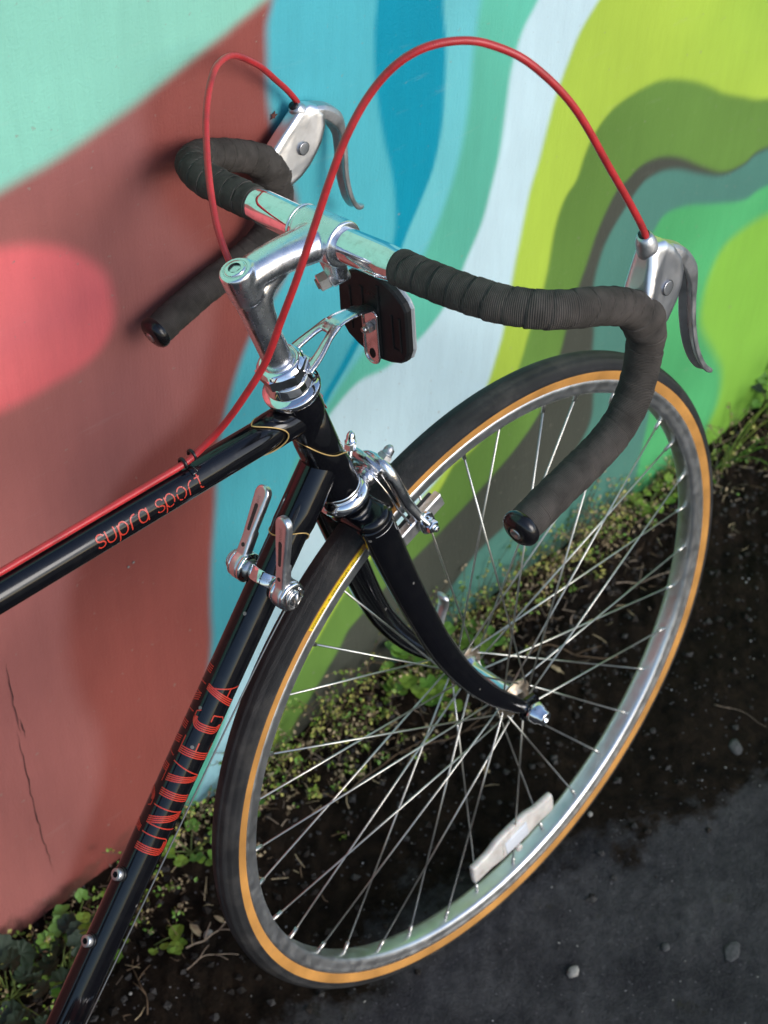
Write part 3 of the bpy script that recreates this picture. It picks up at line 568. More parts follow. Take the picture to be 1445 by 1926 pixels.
# seat tube, stays, rear end (past the left edge of the picture)
SL = nrm([-math.cos(h_), 0, math.sin(h_)])
seat_top = BBP + SL * 545
frame_tube('seat_tube', BBP, seat_top, 14.3)
RH = np.array([-1001., 0, 8.])
for s in (-1, 1):
    g = G(); tube(g, S(spline([BBP + [-10, 18 * s, 0], (BBP * .45 + RH * .55) + [0, 38 * s, 0], RH + [10, 60 * s, 0]], 8)), 8 * mm, 14); build('chain_stay', g, 'paint', bike)
    g = G(); tube(g, S(spline([seat_top + [-8, 15 * s, -35], RH * .5 + seat_top * .5 + [0, 38 * s, 0], RH + [2, 60 * s, 8]], 8)), 7 * mm, 14); build('seat_stay', g, 'paint', bike)
g = G(); lathe(g, [(-36, 0), (-36, 20), (36, 20), (36, 0)], (0, 0, 0), (0, 1, 0), 32); g.v = [S(g.v[0] + BBP)]; build('bottom_bracket', g, 'paint', bike)
g = G(); tube(g, S([seat_top - SL * 20, seat_top + SL * 100]), 13 * mm, 24); seatpost = build('seatpost', g, 'alloy', bike)
sd = G(); c0 = seat_top + SL * 105 + [0, 0, 12]
secs = [(-130, 72, 20), (-100, 74, 26), (-40, 60, 24), (20, 36, 20), (80, 20, 18), (140, 17, 16), (155, 9, 9)]
V = []; th = np.linspace(0, 2 * np.pi, 20, endpoint=False)
for (x, wd, ht) in secs: V.append(np.stack([np.full(20, x), wd * np.cos(th), ht * np.sin(th) + (x < -80) * 6], 1) + c0)
sd.add(S(np.concatenate(V)), [(i * 20 + j, i * 20 + (j + 1) % 20, (i + 1) * 20 + (j + 1) % 20, (i + 1) * 20 + j) for i in range(6) for j in range(20)] + [tuple(range(20)), tuple(range(120, 140))])
build('saddle', sd, 'saddle', bike)
crank = empty('crankset', bike, S(BBP))
g = G(); 
for s, L_ in ((-1, 1), (1, -1)):
    d = nrm([math.cos(.3) * L_, 0, -math.sin(.3) * L_]); P0 = BBP + [0, 52 * s, 0]; tube(g, S([P0, P0 + d * 168]), [13 * mm, 10 * mm], 12, rb=[6 * mm, 5 * mm], up=(0, 1, 0))
    lathe(g, [(-16, 0), (-16, 16), (8, 16), (8, 0)], S(P0), (0, .001, 0), 20) if False else None
build('crank_arm', g, 'alloy', crank)
g = G(); ring = []; n = 104
t = np.linspace(0, 2 * np.pi, n, endpoint=False); ro = np.where(np.arange(n) % 2, 104, 108); V = []
for yy_, rr in ((-38, 86), (-38, ro), (-41, ro), (-41, 86)): V.append(np.stack([np.cos(t) * rr, np.full(n, yy_), np.sin(t) * rr], 1) + BBP)
g.add(S(np.concatenate(V)), [((i % 4) * n + j, (i % 4) * n + (j + 1) % n, ((i + 1) % 4) * n + (j + 1) % n, ((i + 1) % 4) * n + j) for i in range(4) for j in range(n)], flat=True)
for k in range(5):
    a = k * 2 * np.pi / 5; d = np.array([math.cos(a), 0, math.sin(a)]); tube(g, S([BBP + [0, -42, 0] + d * 12, BBP + [0, -42, 0] + d * 88]), [10 * mm, 5 * mm], 8, rb=[4 * mm, 3 * mm], up=(0, 1, 0))
build('chainring', g, 'alloy', crank)
for s, L_ in ((-1, 1), (1, -1)):
    d = nrm([math.cos(.3) * L_, 0, -math.sin(.3) * L_]); P0 = BBP + [0, (52 + 45) * s, 0] + d * 168; g = G(); prism(g, [(-42, -40), (42, -40), (42, 40), (-42, 40)], (0, 0, 0), XV, YV, 18, bevel=4); g.v = [S(g.v[0] + P0)]; build('pedal', g, 'black_plastic', crank)

# ---- wheels
def make_wheel(name, ctr, label=None, front=True):
    ctr = np.array(ctr, float); wlr = empty(name, bike, S(ctr)); cS = S(ctr); ax = (0, 1, 0)
    # tyre tread, amber sidewalls, rim
    c = 331.3; tr = []
    for a in np.linspace(-96, 96, 33): tr.append((14.35 * math.sin(math.radians(a)), c + 11.6 * math.cos(math.radians(a)) + (.45 if abs(a) < 4 else 0) - (.5 if 42 < abs(a) < 47 else 0) - (.35 if 68 < abs(a) < 74 else 0)))
    tr = [(-13.6, 329.4)] + tr + [(13.6, 329.4)]
    g = G(); lathe(g, [(y * mm, r * mm) for y, r in tr], cS, ax, 256, uvscale=None, ref=(1, 0, 0))
    # uv in millimetres for the herring-bone tread
    n = 256; pl = np.r_[0, np.cumsum(np.hypot(*np.diff(np.array(tr), axis=0).T))]; g.uv = []
    for i in range(len(tr) - 1):
        for j in range(n): a0, a1 = j * 2160 / n, (j + 1) * 2160 / n; g.uv.append([(a0, pl[i]), (a1, pl[i]), (a1, pl[i + 1]), (a0, pl[i + 1])])
    build('tyre', g, 'rubber', wlr, recentre=True)
    for s in (-1, 1):
        g = G(); lathe(g, [(s * y * mm, r * mm) for y, r in ((13.2, 331.2), (14.1, 330.6), (14.15, 329.4), (13.8, 326.8), (13.0, 323.4), (12.3, 320.6))], cS, ax, 200)
        build('sidewall', g, 'gum', wlr)
    hp = [(-10.4, 321.7), (-11.6, 321.3), (-12.5, 320.2), (-12.9, 318.6), (-12.7, 316.9), (-12.0, 315.2), (-11.6, 313.4), (-11.4, 311.2), (-11.1, 309.4), (-10.3, 307.6), (-9.0, 306.4), (-6.8, 305.7), (-3.5, 305.4)]; prof = hp + [(0, 305.3)] + [(-y, r) for y, r in hp[::-1]] + [(9.6, 320.5), (9.4, 312), (-9.4, 312), (-9.6, 320.5), (-10.4, 321.7)]
    g = G(); lathe(g, [(y * mm, r * mm) for y, r in prof], cS, ax, 256); build('rim', g, 'rim', wlr)
    # hub
    hub = None; g = G()
    lathe(g, [(y * mm, r * mm) for y, r in ((-31.5, 9), (-31, 14), (-27, 13.2), (-24, 10.5), (-19, 9.2), (0, 9.0), (19, 9.2), (24, 10.5), (27, 13.2), (31, 14), (31.5, 9))], cS, ax, 36); hub = build('hub', g, 'chrome', wlr)
    for s in (-1, 1):
        g = G(); lathe(g, [(y * mm * s, r * mm) for y, r in ((30.5, 8), (30.5, 20.5), (31.2, 21), (32.8, 21), (33.4, 20.5), (33.6, 12), (37, 11), (38, 9), (38, 5))], cS, ax, 36); build('hub_flange', g, 'rustflange', wlr)
    g = G(); lathe(g, [(y * mm, r * mm) for y, r in ((-50, 0), (-50, 4.5), (50, 4.5), (50, 0))], cS, ax, 16); build('axle', g, 'steel', wlr)
    # spokes with brass nipples, three-cross
    ph0 = 175.1
    for k in range(36):
        phi = math.radians(ph0 + 10 * k); side = -1 if k % 2 == 0 else 1; dl = -60 if (k // 2) % 2 == 0 else 60
        a = phi + math.radians(dl); ins = 1.6 if (k // 2) % 2 == 0 else -1.4
        P0 = ctr + [18.5 * math.cos(a), side * (32 + ins), 18.5 * math.sin(a)]; P1 = ctr + [306.5 * math.cos(phi), side * 1.8, 306.5 * math.sin(phi)]
        g = G(); D = nrm(P1 - P0); tube(g, S([P0, P1 - D * 11]), 0.92 * mm, 7); tube(g, S([P1 - D * 12, P1 - D * 4, P1 + D * 2]), np.array([1.9, 2.0, 2.2]) * mm, 7)
        tube(g, S([P0 + [0, -side * ins * 1.6, 0], P0]), 1.3 * mm, 6)
        build('spoke', g, 'spoke', wlr)
    return wlr
M['spoke'].node_tree.nodes['Principled BSDF'].inputs['Metallic'].default_value = .95
M['rim'] = mat('brushed_alloy_rim', (.76, .77, .78), .33, 1.0, rvar=.12, var=.06, vscale=12, bump=.08, bscale=200, dirt=(.36, .34, .31), dirt_amt=.5, dscale=9)
fw = make_wheel('front_wheel', (0, 0, 0)); rw = make_wheel('rear_wheel', RH)
# quick release: nut on the near side, lever on the wall side
g = G(); lathe(g, [(y * mm, r * mm) for y, r in ((-56, 6), (-56, 10.5), (-59, 11), (-61, 10.2), (-66, 9.0), (-67, 7.8), (-72, 7.2), (-73, 6.5), (-73, 3.2), (-70, 3), (-70, 0))], S((0, 0, 0)), (0, 1, 0), 32)
build('axle_nut', g, 'chrome', fw)
g = G(); lathe(g, [(y * mm, r * mm) for y, r in ((55, 0), (55, 9), (60, 10), (70, 9.5), (73, 6), (73, 0))], S((0, 0, 0)), (0, 1, 0), 24)
tube(g, S(spline([(2, 68, 0), (3, 70, 14), (8, 72, 32), (14, 72, 48), (12, 70, 62)], 6)), [k * mm for k in np.r_[np.linspace(4.5, 5.5, 12), np.linspace(5.5, 7.5, 13)]], 14, rb=[k * mm for k in np.full(25, 3.2)], up=(0, 1, 0))
build('quick_release_lever', g, 'alloy_mat', fw)
# yellow size label on the sidewall
def onside(ang, r, off=0.35):
    a = math.radians(ang); yv = np.interp(r, [320.6, 323.4, 326.8, 329.4, 330.6], [12.3, 13.0, 13.8, 14.15, 14.1]) + off
    return np.array([r * math.cos(a), -yv, r * math.sin(a)])
g = G(); aa = np.linspace(132.6, 118.9, 40); V = [S(onside(a, r)) for r in (321.2, 323.4, 326.8, 329.0) for a in aa]
g.add(V, [(i * 40 + j, i * 40 + j + 1, (i + 1) * 40 + j + 1, (i + 1) * 40 + j) for i in range(3) for j in range(39)]); lab = build('size_label', g, 'yellow', fw)
def text_mesh(s, size, bold=0.0):
    cu = bpy.data.curves.new('t', 'FONT'); cu.body = s; cu.size = size; cu.resolution_u = 2; cu.offset = bold
    o = bpy.data.objects.new('t', cu); COL.objects.link(o); dg = bpy.context.evaluated_depsgraph_get(); m_ = bpy.data.meshes.new_from_object(o.evaluated_get(dg))
    V = np.array([v.co[:] for v in m_.vertices]); F = [tuple(p.vertices) for p in m_.polygons]; bpy.data.objects.remove(o); bpy.data.meshes.remove(m_); return V, F
V, F = text_mesh('SCHWINN  \u00b7  A  GRAN SPORT  27 - 1 1/4', 6.2)
V[:, 0] *= (76.0 / V[:, 0].max()) ; arc = math.degrees(1 / 325.0)
W_ = [S(onside(132.3 - v[0] * arc, 322.9 + v[1] * .95, .6)) for v in V]; g = G(); g.add(W_, F); build('label_lettering', g, 'ink', fw, smooth=False)
# white spoke reflector
g = G(); ca_ = math.radians(-84.8); er = np.array([math.cos(ca_), 0, math.sin(ca_)]); et = np.array([-er[2], 0, er[0]])
ol = [(-64, -11), (-60, -14), (-38, -15), (-22, -21), (20, -21), (36, -15), (58, -14), (63, -10), (63, 10), (58, 14), (36, 13), (20, 16), (-22, 16), (-38, 13), (-60, 13), (-64, 10)]
ol2 = spline(np.array(ol, float), 2, True); pillow(g, ol2, (0, 0, 0), et, er, 8.5, YV, 3.6); pillow(g, [(-20, -13), (20, -13), (20, 9), (-20, 9)], (0, -3.6, 0), et, er, 4, YV, 1.5)
prism(g, circ(10, 4.5, (3, 19)), (0, -2, 0), et, er, 10, YV, bevel=1); core = G(); pillow(core, [(-17, -11), (17, -13), (19, 8), (-16, 9)], (0, -5.3, 0), et, er, 3, YV, 1.2); core.v = [S(v + er * 252 + [0, -6, 0]) for v in core.v]; build('reflector_core', core, 'reflector_core', fw)
g.v = [S(v + er * 252 + [0, -6, 0]) for v in g.v]; build('spoke_reflector', g, 'reflector_white', fw)

# ---- fork
fork = empty('fork', bike, S(A0(0, 0, 345)))
def ellsec(g, P, ra, rb, seg=22): tube(g, P, np.array(ra) * mm, seg, rb=np.array(rb) * mm, up=NA)
for s in (-1, 1):
    P = spline([A0(0, 30.5 * s, 358), A0(0, 31 * s, 345), A0(-1, 33 * s, 300), A0(-1, 37 * s, 235), A0(1.5, 41.5 * s, 172), A0(10, 45 * s, 118), A0(24, 47.5 * s, 68), A0(41, 49 * s, 28), A0(52, 50.5 * s, 6)], 7)
    n = len(P); f = np.linspace(0, 1, n); ra = 17.0 - 10.0 * f ** 1.15; rb_ = 12.6 - 6.2 * f
    g = G(); ellsec(g, S(P), ra, rb_); build('fork_blade', g, 'paint', fork)
    g = G(); O = np.array([0, 51.5 * s, 0]); prism(g, [(-9, -10), (8, -11), (12, -4), (12, 8), (6, 16), (-6, 17), (-12, 8), (-13, -3)], O, XV, ZV, 6, bevel=1.2); g.v = [S(v) for v in g.v]; build('dropout', g, 'paint', fork)
g = G()
lathe(g, [(0, 0), (0, 17), (14, 17.5), (15, 0)], A0(0, 0, 353), UA, 36)
rt = [(15.4 * math.cos(a), 29.5 + 13.2 * math.sin(a)) for a in np.linspace(0, np.pi, 14)] + [(15.4 * math.cos(a), -29.5 + 13.2 * math.sin(a)) for a in np.linspace(np.pi, 2 * np.pi, 14)]
pillow(g, rt, A0(0, 0, 358.5), NA, YV, 15, UA, 6)
g.v = [S(v) for v in g.v]
blend('fork_crown', g, 'paint', fork, .0011, 7)
for s in (-1, 1):
    th = np.linspace(0, 2 * np.pi, 40); P = np.array([A0(15.3 * math.cos(a), 30.6 * s + 12.3 * math.sin(a), 352.0) for a in th]); g = G(); tube(g, S(P), .3 * mm, 6, cap=False); build('crown_edge', g, 'steel' if s < 0 else 'paint', fork)

# ---- headset
hs = empty('headset', bike, S(A0(0, 0, 510)))
def axl(name, prof, m, parent=hs, seg=56, **k):
    g = G(); lathe(g, [(t * mm, r * mm) for t, r in prof], S(A0(0, 0, 0)), UA, seg, **k); return build(name, g, m, parent)
axl('lower_race', [(368, 17), (367, 19.5), (368.5, 21.6), (371.5, 22.3), (375, 21.6), (377.5, 19.8), (379, 17.5), (379, 16)], 'chrome')
axl('lower_cup', [(379, 17), (379.5, 18.4), (383, 18), (384.5, 17.4), (384.5, 16.2)], 'chrome')
axl('top_cup', [(496, 16.6), (496, 20.2), (497, 21.2), (501.5, 21.9), (503, 21.6), (503.5, 20), (506, 17.8), (506, 12)], 'chrome', seg=160, knurl=.00045, kr=(3, 4))
axl('top_race', [(503, 13), (504.5, 17.4), (507, 18.2), (509, 17.9), (513, 16.6), (514.5, 16.3), (515.5, 15.5), (515.5, 11)], 'chrome')
g = G(); a = nrm(YV + 0.18 * NA); b_ = nrm(np.cross(UA, a)); prism(g, circ(6, 19.6), A0(0, 0, 523), a, b_, 11, UA, 1.2); g.v = [S(v) for v in g.v]
build('lock_nut', g, 'chrome', hs); axl('lock_nut_collar', [(528, 18.2), (530.5, 16.6), (532, 15.2), (532, 11.2), (530, 11.1)], 'chrome')

# ---- stem: quill, forged arm and clamp fused into one casting
g = G()
tube(g, [A0(0, 0, 480), A0(0, 0, 612)], 11.1, 32, up=YV)
arm = spline([A0(0, 0, 611), A0(10, 0, 611.5), A0(30, 0, 607), A0(52, 0, 600.5), A0(70, 0, 593)], 8)
BC = np.array([-154., 0, 569.]); k_ = BC - OA; BCa = (k_ @ NA, 0, k_ @ UA)
arm = spline([A0(0, 0, 613), A0(14, 0, 611), A0(34, 0, 605), A0(56, 0, 596), A0(BCa[0], 0, BCa[2])], 8)
f = np.linspace(0, 1, len(arm)); tube(g, arm, 11.6 + 3.7 * f ** 2, 32, rb=12.6 + 4.2 * f ** 2, up=UA)
tube(g, [A0(0, 0, 598), A0(0, 0, 617), A0(0, 0, 623.5), A0(0, 0, 625)], np.array([12.2, 12.6, 12.2, 10.8]), 32, up=YV)
tube(g, spline([A0(1, 0, 566), A0(4, 0, 586), A0(12, 0, 597), A0(30, 0, 602)], 5), 11.2, 20)
lathe(g, [(-20, 0), (-20, 16.4), (-18.5, 17.4), (18.5, 17.4), (20, 16.4), (20, 0)], BC, YB, 40)
bo = A0(72, 0, 553); pd = nrm(-NA + YV * .5 - UA * .05)       # pinch-bolt ear below the clamp
tube(g, [BC + (bo - BC) * .35, bo], [9, 7.2], 20, rb=[15, 9], up=NA)
lathe(g, [(-8.5, 0), (-8.5, 6.0), (-7, 7.6), (6.0, 7.6), (7.0, 6.8), (7.0, 0)], bo, pd, 24)
g.v = [S(v) for v in g.v]
stem = blend('stem', g, 'alloy_cast', bike, .0007, 22)
g = G(); o_ = S(A0(0, 0, 624.8)); lathe(g, [(0, 0), (0, 7.6 * mm), (.5 * mm, 7.7 * mm), (1.3 * mm, 7.0 * mm), (1.5 * mm, 4.6 * mm)], o_, UA, 32); lathe(g, [(1.5 * mm, 4.6 * mm), (-3.5 * mm, 4.2 * mm), (-3.5 * mm, 0)], o_, UA, 6, mi=1)
build('stem_bolt', g, ['chrome', 'dark'], stem)
g = G(); lathe(g, [(-.2 * mm, 7.4 * mm), (.25 * mm, 8.6 * mm), (-.2 * mm, 9.1 * mm)], o_, UA, 32); build('bolt_seat', g, 'dark', stem)
bS = S(bo); g = G(); hexnut(g, bS + pd * .0068, pd, 12.5 * mm, 8.5 * mm, bevel=.8 * mm); lathe(g, [(.0152, 0), (.0152, .0042), (.0168, .0040), (.0170, 0)], bS, pd, 16, mi=1); build('pinch_nut', g, ['steel', 'rust'], stem)
for s in (-1, 1):
    g = G(); th = np.linspace(0, 2 * np.pi, 60); P = np.array([BC + YV * s * 20.0 + 16.2 * (XV * math.cos(a) + ZV * math.sin(a)) for a in th]); tube(g, B(P), 1.1 * mm, 8, cap=False); build('clamp_rim', g, 'alloy', stem)

# ---- handlebar, tape, plugs
def barpath(s):
    if s > 0: return B([(-154, 0, 569), (-153, 35, 569), (-152.5, 67, 569), (-152.5, 92, 569.5), (-152.5, 112, 570), (-151, 128, 570), (-146, 144, 569.3), (-136, 160, 566), (-121, 172, 560.5), (-105, 177, 554), (-85, 178, 545), (-65, 178, 534.5),
              (-49.5, 178.5, 521), (-41, 179, 504), (-38.5, 180, 487), (-43, 182, 468), (-54, 185, 453), (-73, 187.5, 443.5), (-98, 190, 437), (-120, 192, 432), (-146, 194, 424.5), (-171, 195, 417)])
    return B([(-154, 0, 569), (-153, 35 * s, 569), (-151.5, 67 * s, 568.6), (-150.5, 95 * s, 568.3), (-149, 115 * s, 568.1), (-146, 139 * s, 567.8), (-140.5, 160 * s, 567.4), (-130.5, 178 * s, 566.4),
              (-115, 190 * s, 563.5), (-96, 194.5 * s, 557.5), (-76, 195 * s, 547.8), (-56, 195 * s, 535.5), (-41.5, 195 * s, 520), (-36, 195 * s, 504), (-38.5, 195 * s, 485),
              (-42.5, 195 * s, 470), (-51, 195 * s, 454), (-67, 195 * s, 439.3), (-94, 195 * s, 430.6), (-128, 195 * s, 425), (-152, 195 * s, 420.6), (-171, 195 * s, 416.8)])
g = G()
for s in (-1, 1):
    P = spline(barpath(s), 6); L_ = np.r_[0, np.cumsum(np.linalg.norm(np.diff(P, axis=0), axis=1))] * 1000
    r = np.where(L_ < 62, 12.75, 12.75 - np.clip((L_ - 62) / 6, 0, 1) * .9); tube(g, P, r * mm, 40, up=ZB)
bar = build('handlebar', g, 'chrome', bike)
for s in (-1, 1):
    P = spline(barpath(s), 10); Q, L_ = resample(P, .0009)
    st = np.searchsorted(L_, .0695); Q = Q[st:]; L_ = (L_[st:] - L_[st]); tot = L_[-1]
    # wraps: helical overlap edges, wider where the cloth doubles over the lever clamp
    ph_ = L_ * 1000
    seam = np.cumsum(RNG.normal(0, .05, 60))
    def rf(sv, th, s=s, ph_=ph_, Q=Q):
        pitch = 13.2; q = (ph_[:, None] + s * -th * pitch / (2 * np.pi) + 1.6 * np.sin(ph_[:, None] / 31 + th) + .9 * np.sin(th * 2 + ph_[:, None] / 17)) / pitch
        fr = q % 1.0; k = np.floor(q)
        step = .55 * (1 - fr) - .75 * np.exp(-((fr - .985) / .030) ** 2) - .4 * np.exp(-(fr / .03) ** 2)
        w_ = .16 * np.sin(k * 2.4) + .10 * np.sin(ph_[:, None] * .9 + th * 3 + k) + .07 * np.sin(th * 7 + ph_[:, None] * .35)
        hood = 2.5 * np.exp(-((ph_[:, None] - HC) / 17) ** 2) * (1 + .25 * np.sin(th * 3 + ph_[:, None] / 5) + .2 * np.sin(ph_[:, None] / 3.1 + th))
        below = np.where(ph_[:, None] > HC + 14, .8, 1.0)
        end = -1.0 * np.exp(-(ph_[:, None] / 1.1) ** 2)
        return 1 + (step * below + w_ + hood + end) / 13.0
    HC = ph_[np.argmin(np.linalg.norm(Q - B((-44, 179 if s > 0 else -195, 515))[0], axis=1))]
    g = G(); tube(g, Q, 12.95 * mm, 44, cap=True, up=ZB, rfun=rf, uv=True); g.uv = [[(a * 1000, b2 * 1000) for a, b2 in u] for u in g.uv]
    tp = build('bar_tape', g, 'tape', bar)
    d = nrm(Q[-1] - Q[-8]); g = G(); lathe(g, [(y * mm, r * mm) for y, r in ((-4, 11), (-1, 13.6), (.5, 14.3), (3, 14.4), (5.5, 13.6), (7.6, 11.2), (8.8, 7), (8.9, 5), (8.3, 4.8), (8.3, 0))], Q[-1], d, 36); pl_ = build('end_plug', g, 'plug', bar)
    g = G(); lathe(g, [(8.3 * mm, 4.7 * mm), (9.2 * mm, 4.3 * mm), (9.6 * mm, 2.2 * mm), (8.6 * mm, 1.6 * mm), (8.6 * mm, 0)], Q[-1], d, 20); build('plug_screw', g, 'steel', bar)

M['slot'] = mat('shaded_slot', (.06, .06, .058), .5, .5)
# ---- brake levers
def make_lever(s):
    if s < 0: shy = lambda z: -189.5 + .03 * (z - 510); fer = (-29, 0, 569); disc = (-20, 0, 536); npl = (0, 0, 553); fdir = nrm((-4, 0, 12))
    else: shy = lambda z: 178 + 0 * z; fer = (-6, 0, 549); disc = (-16, 0, 525); npl = (13, 0, 545); fdir = nrm((-8, 0, 12))
    dx, dz = 0, 0
    def Bm(P):
        P = np.array(P, float); P = P.copy(); P[:, 1] = shy(P[:, 2]) + P[:, 1]; P[:, 0] += dx; P[:, 2] += dz; return B(P)
    g = G()
    big = [(-47, 528), (-41, 542), (-36, 556), (-33, 567), (-27, 572), (-16, 570), (-8, 563), (-1, 552), (2, 540), (0, 529), (-6, 518), (-16, 507), (-32, 497), (-44, 508)] if s < 0 else \
          [(-54, 520), (-46, 531), (-32, 541), (-20, 549), (-11, 555), (1, 556), (9, 552), (14, 544), (13, 533), (7, 521), (0, 513), (-9, 505), (-20, 499), (-34, 495), (-50, 506)]
    pillow(g, big, (0, 0, 0), XV, ZV, 24.0, YV, 6, k=7)
    q = g.v[0]; fd = fdir; along_ = np.clip(((q - np.array(fer)) @ fd + 26) / 26, 0, 1)[:, None]; q[:, 1:2] *= 1 - .36 * along_ ** 1.5
    g.v = [Bm(v) for v in g.v]
    body = blend('brake_lever', g, 'hood', bike, .0008, 10)
    # cable ferrule
    def fr(name, prof, m, top, dirn):
        g = G(); lathe(g, prof, (0, 0, 0), dirn, 28); g.v = [Bm(v * 1000 + np.array(top)) for v in g.v]; return build(name, g, m, body)
    dr = fdir
    fr('ferrule', [(-.006, 0), (-.006, .0080), (.0, .0078), (.005, .0072), (.009, .0058), (.0105, .0046), (.0105, 0)], 'alloy_mat', fer, dr)
    fr('cable_collar', [(.0100, 0), (.0100, .0040), (.0122, .0040), (.0122, 0)], 'black_metal', fer, dr)
    # pivot disc on the outer cheeks, clamp plate on the nose
    for q in (-1, 1):
        g = G(); lathe(g, [(11.8, 0), (12.0, 5.2), (12.22, 5.1), (12.28, 4.8), (12.28, 0)], (0, 0, 0), (0, q, 0), 30); g.v = [Bm(v + np.array(disc)) for v in g.v]; build('pivot_disc', g, 'hood', body)
        g = G(); lathe(g, [(12.0, 5.2), (12.2, 5.5), (12.0, 5.8)], (0, 0, 0), (0, q, 0), 30); g.v = [Bm(v + np.array(disc)) for v in g.v]; build('pivot_groove', g, 'slot', body)
    g = G(); dn = nrm((9, 0, -17)); prism(g, [(-1.2, -7), (1.2, -7), (1.2, 7), (-1.2, 7)], npl, nrm((17, 0, 9)), dn, 9, bevel=.5); g.v = [Bm(v) for v in g.v]; build('nose_plate', g, 'alloy_mat', body)
    # blade: a shallow channel swept along the pull curve
    C_ = spline([(-14, 0, 563), (-2, 0, 553), (9, 0, 540), (17, 0, 524), (20, 0, 506), (21, 0, 486), (25, 0, 464), (32, 0, 446), (40.5, 0, 433), (51, 0, 424)] if s < 0 else [(-2, 0, 550), (9, 0, 546), (20, 0, 539), (30, 0, 528), (35, 0, 514), (35.5, 0, 496), (35, 0, 474), (38.5, 0, 453), (45, 0, 440.5), (54, 0, 436)], 6); n = len(C_); T = np.gradient(C_, axis=0); T /= np.linalg.norm(T, axis=1)[:, None]
    Nn = np.cross(YV, T)      # in-plane normal
    sec = np.array([(-1, -1.6), (-.82, -2.1), (0, .1), (.82, -2.1), (1, -1.6), (1, 1.1), (.75, 2.4), (0, 3.0), (-.75, 2.4), (-1, 1.1)])
    f = np.linspace(0, 1, n); wd = np.interp(f, [0, .12, .3, .45, .8, .95, 1], [7.5, 9.5, 9.0, 6.6, 6.2, 5.2, 3.2]); tk = np.interp(f, [0, .15, .3, .45, .9, 1], [1.4, 2.6, 3.0, 1.5, 1.1, .7])
    sgn = -1.0 if (Nn[n // 2] @ XV) < 0 else 1.0
    V = [C_[i] + YV * (sec[:, :1] * wd[i]) + Nn[i] * sgn * (sec[:, 1:] * tk[i]) for i in range(n)]; m_ = len(sec)
    g = G(); g.add(Bm(np.concatenate(V)), [(i * m_ + j, i * m_ + (j + 1) % m_, (i + 1) * m_ + (j + 1) % m_, (i + 1) * m_ + j) for i in range(n - 1) for j in range(m_)] + [tuple(range(m_)), tuple((n - 1) * m_ + j for j in range(m_))])
    bl = build('lever_blade', g, 'alloy_mat', body)
    for ob in (bl,):
        md = ob.modifiers.new('edge', 'BEVEL'); md.width = .0005; md.segments = 2; md.limit_method = 'ANGLE'
    g = G(); tube(g, Bm(C_[10:-2] + Nn[10:-2] * -sgn * .1), .45 * mm, 6); build('blade_rib', g, 'alloy', body)
    return body
make_lever(-1); make_lever(1)
# ---- brake cable housings
def hose(name, P, m='red_hose', r=2.55, label=None):
    Q, _ = resample(spline(np.array(P, float), 10), 1.6); g = G(); tube(g, S(Q), r * mm, 16, uv=True); g.uv = [[(a * 1000, b2 * 1000) for a, b2 in u] for u in g.uv]
    o = build(name, g, m, bike); 
    if label: o['label'] = label
    return o
hose('cable_housing', [(-29, -183.5, 572), (-28.3, -183.5, 582.0),(-42.7, -183.0, 608.7),(-63.6, -181.0, 644.4),(-93.0, -174.0, 698.3),(-118.3, -162.0, 732.2),(-136.4, -149.0, 746.9),(-152.9, -139.0, 753.4), (-172.7, -128, 753.3), (-187.8, -116, 743.2), (-200.6, -105, 724.6), (-212.9, -97, 700.9), (-222.5, -90, 674.0), (-232.2, -82, 641.9), (-241.8, -73, 608.0), (-250, -62, 575.1), (-258.2, -50, 540.4), (-268.4, -35, 510.4), (-277.4, -18, 482.3), (-289.8, -6, 463.8), (-304, -2, 456.5), (-330, -1, 455.9), (-400, -1, 457.6), (-470, -1, 459.3), (-600, -1, 462.3), (-700, -1, 464)],
     label='long red cable housing looping from the near lever to the top tube')
hose('cable_housing', [(-13, 184, 555), (-13.5, 184.0, 559.0),(-23.9, 182.0, 573.5),(-36.2, 179.0, 587.4),(-49.0, 175.0, 601.6),(-62.7, 170.0, 614.4),(-90.7, 159.0, 634.6),(-116.5, 146.0, 640.9),(-137.6, 131.0, 636.7),(-156.7, 115.0, 624.3),(-173.7, 97.0, 607.8),(-188.3, 79.0, 590.7), (-200.8, 60.0, 573.4), (-206.4, 44, 556.2), (-203, 34, 535), (-192, 29, 505), (-178, 28, 470), (-164, 28, 440), (-152, 26, 415)],
     label='short red cable housing looping from the far lever down behind the stem')
clipg = empty('cable_clip', bike, S((-300, 0, 455)))
for x in (-304.5, -296.0):
    g = G(); th = np.linspace(-.3, np.pi + .3, 24); zt = 437.3 - .024 * (x + 225) + 1.3; zc = 456.6 + (2.5 if x > -300 else 0)
    P = [(x, 3.8 * math.cos(a) - 1.5, zc + 3.8 * math.sin(a)) for a in th]; tube(g, S(P), 1.25 * mm, 8); build('clip_loop', g, 'black_metal', clipg)
g = G(); 
for x in (-300,):
    th = np.linspace(-.75, .75, 16); P = [(x, 13.0 * math.sin(a), 438.9 + 13.0 * math.cos(a)) for a in th]; tube(g, S(P), 2.8 * mm, 10, rb=.7 * mm, up=XV)
build('clip_band', g, 'paint', clipg)

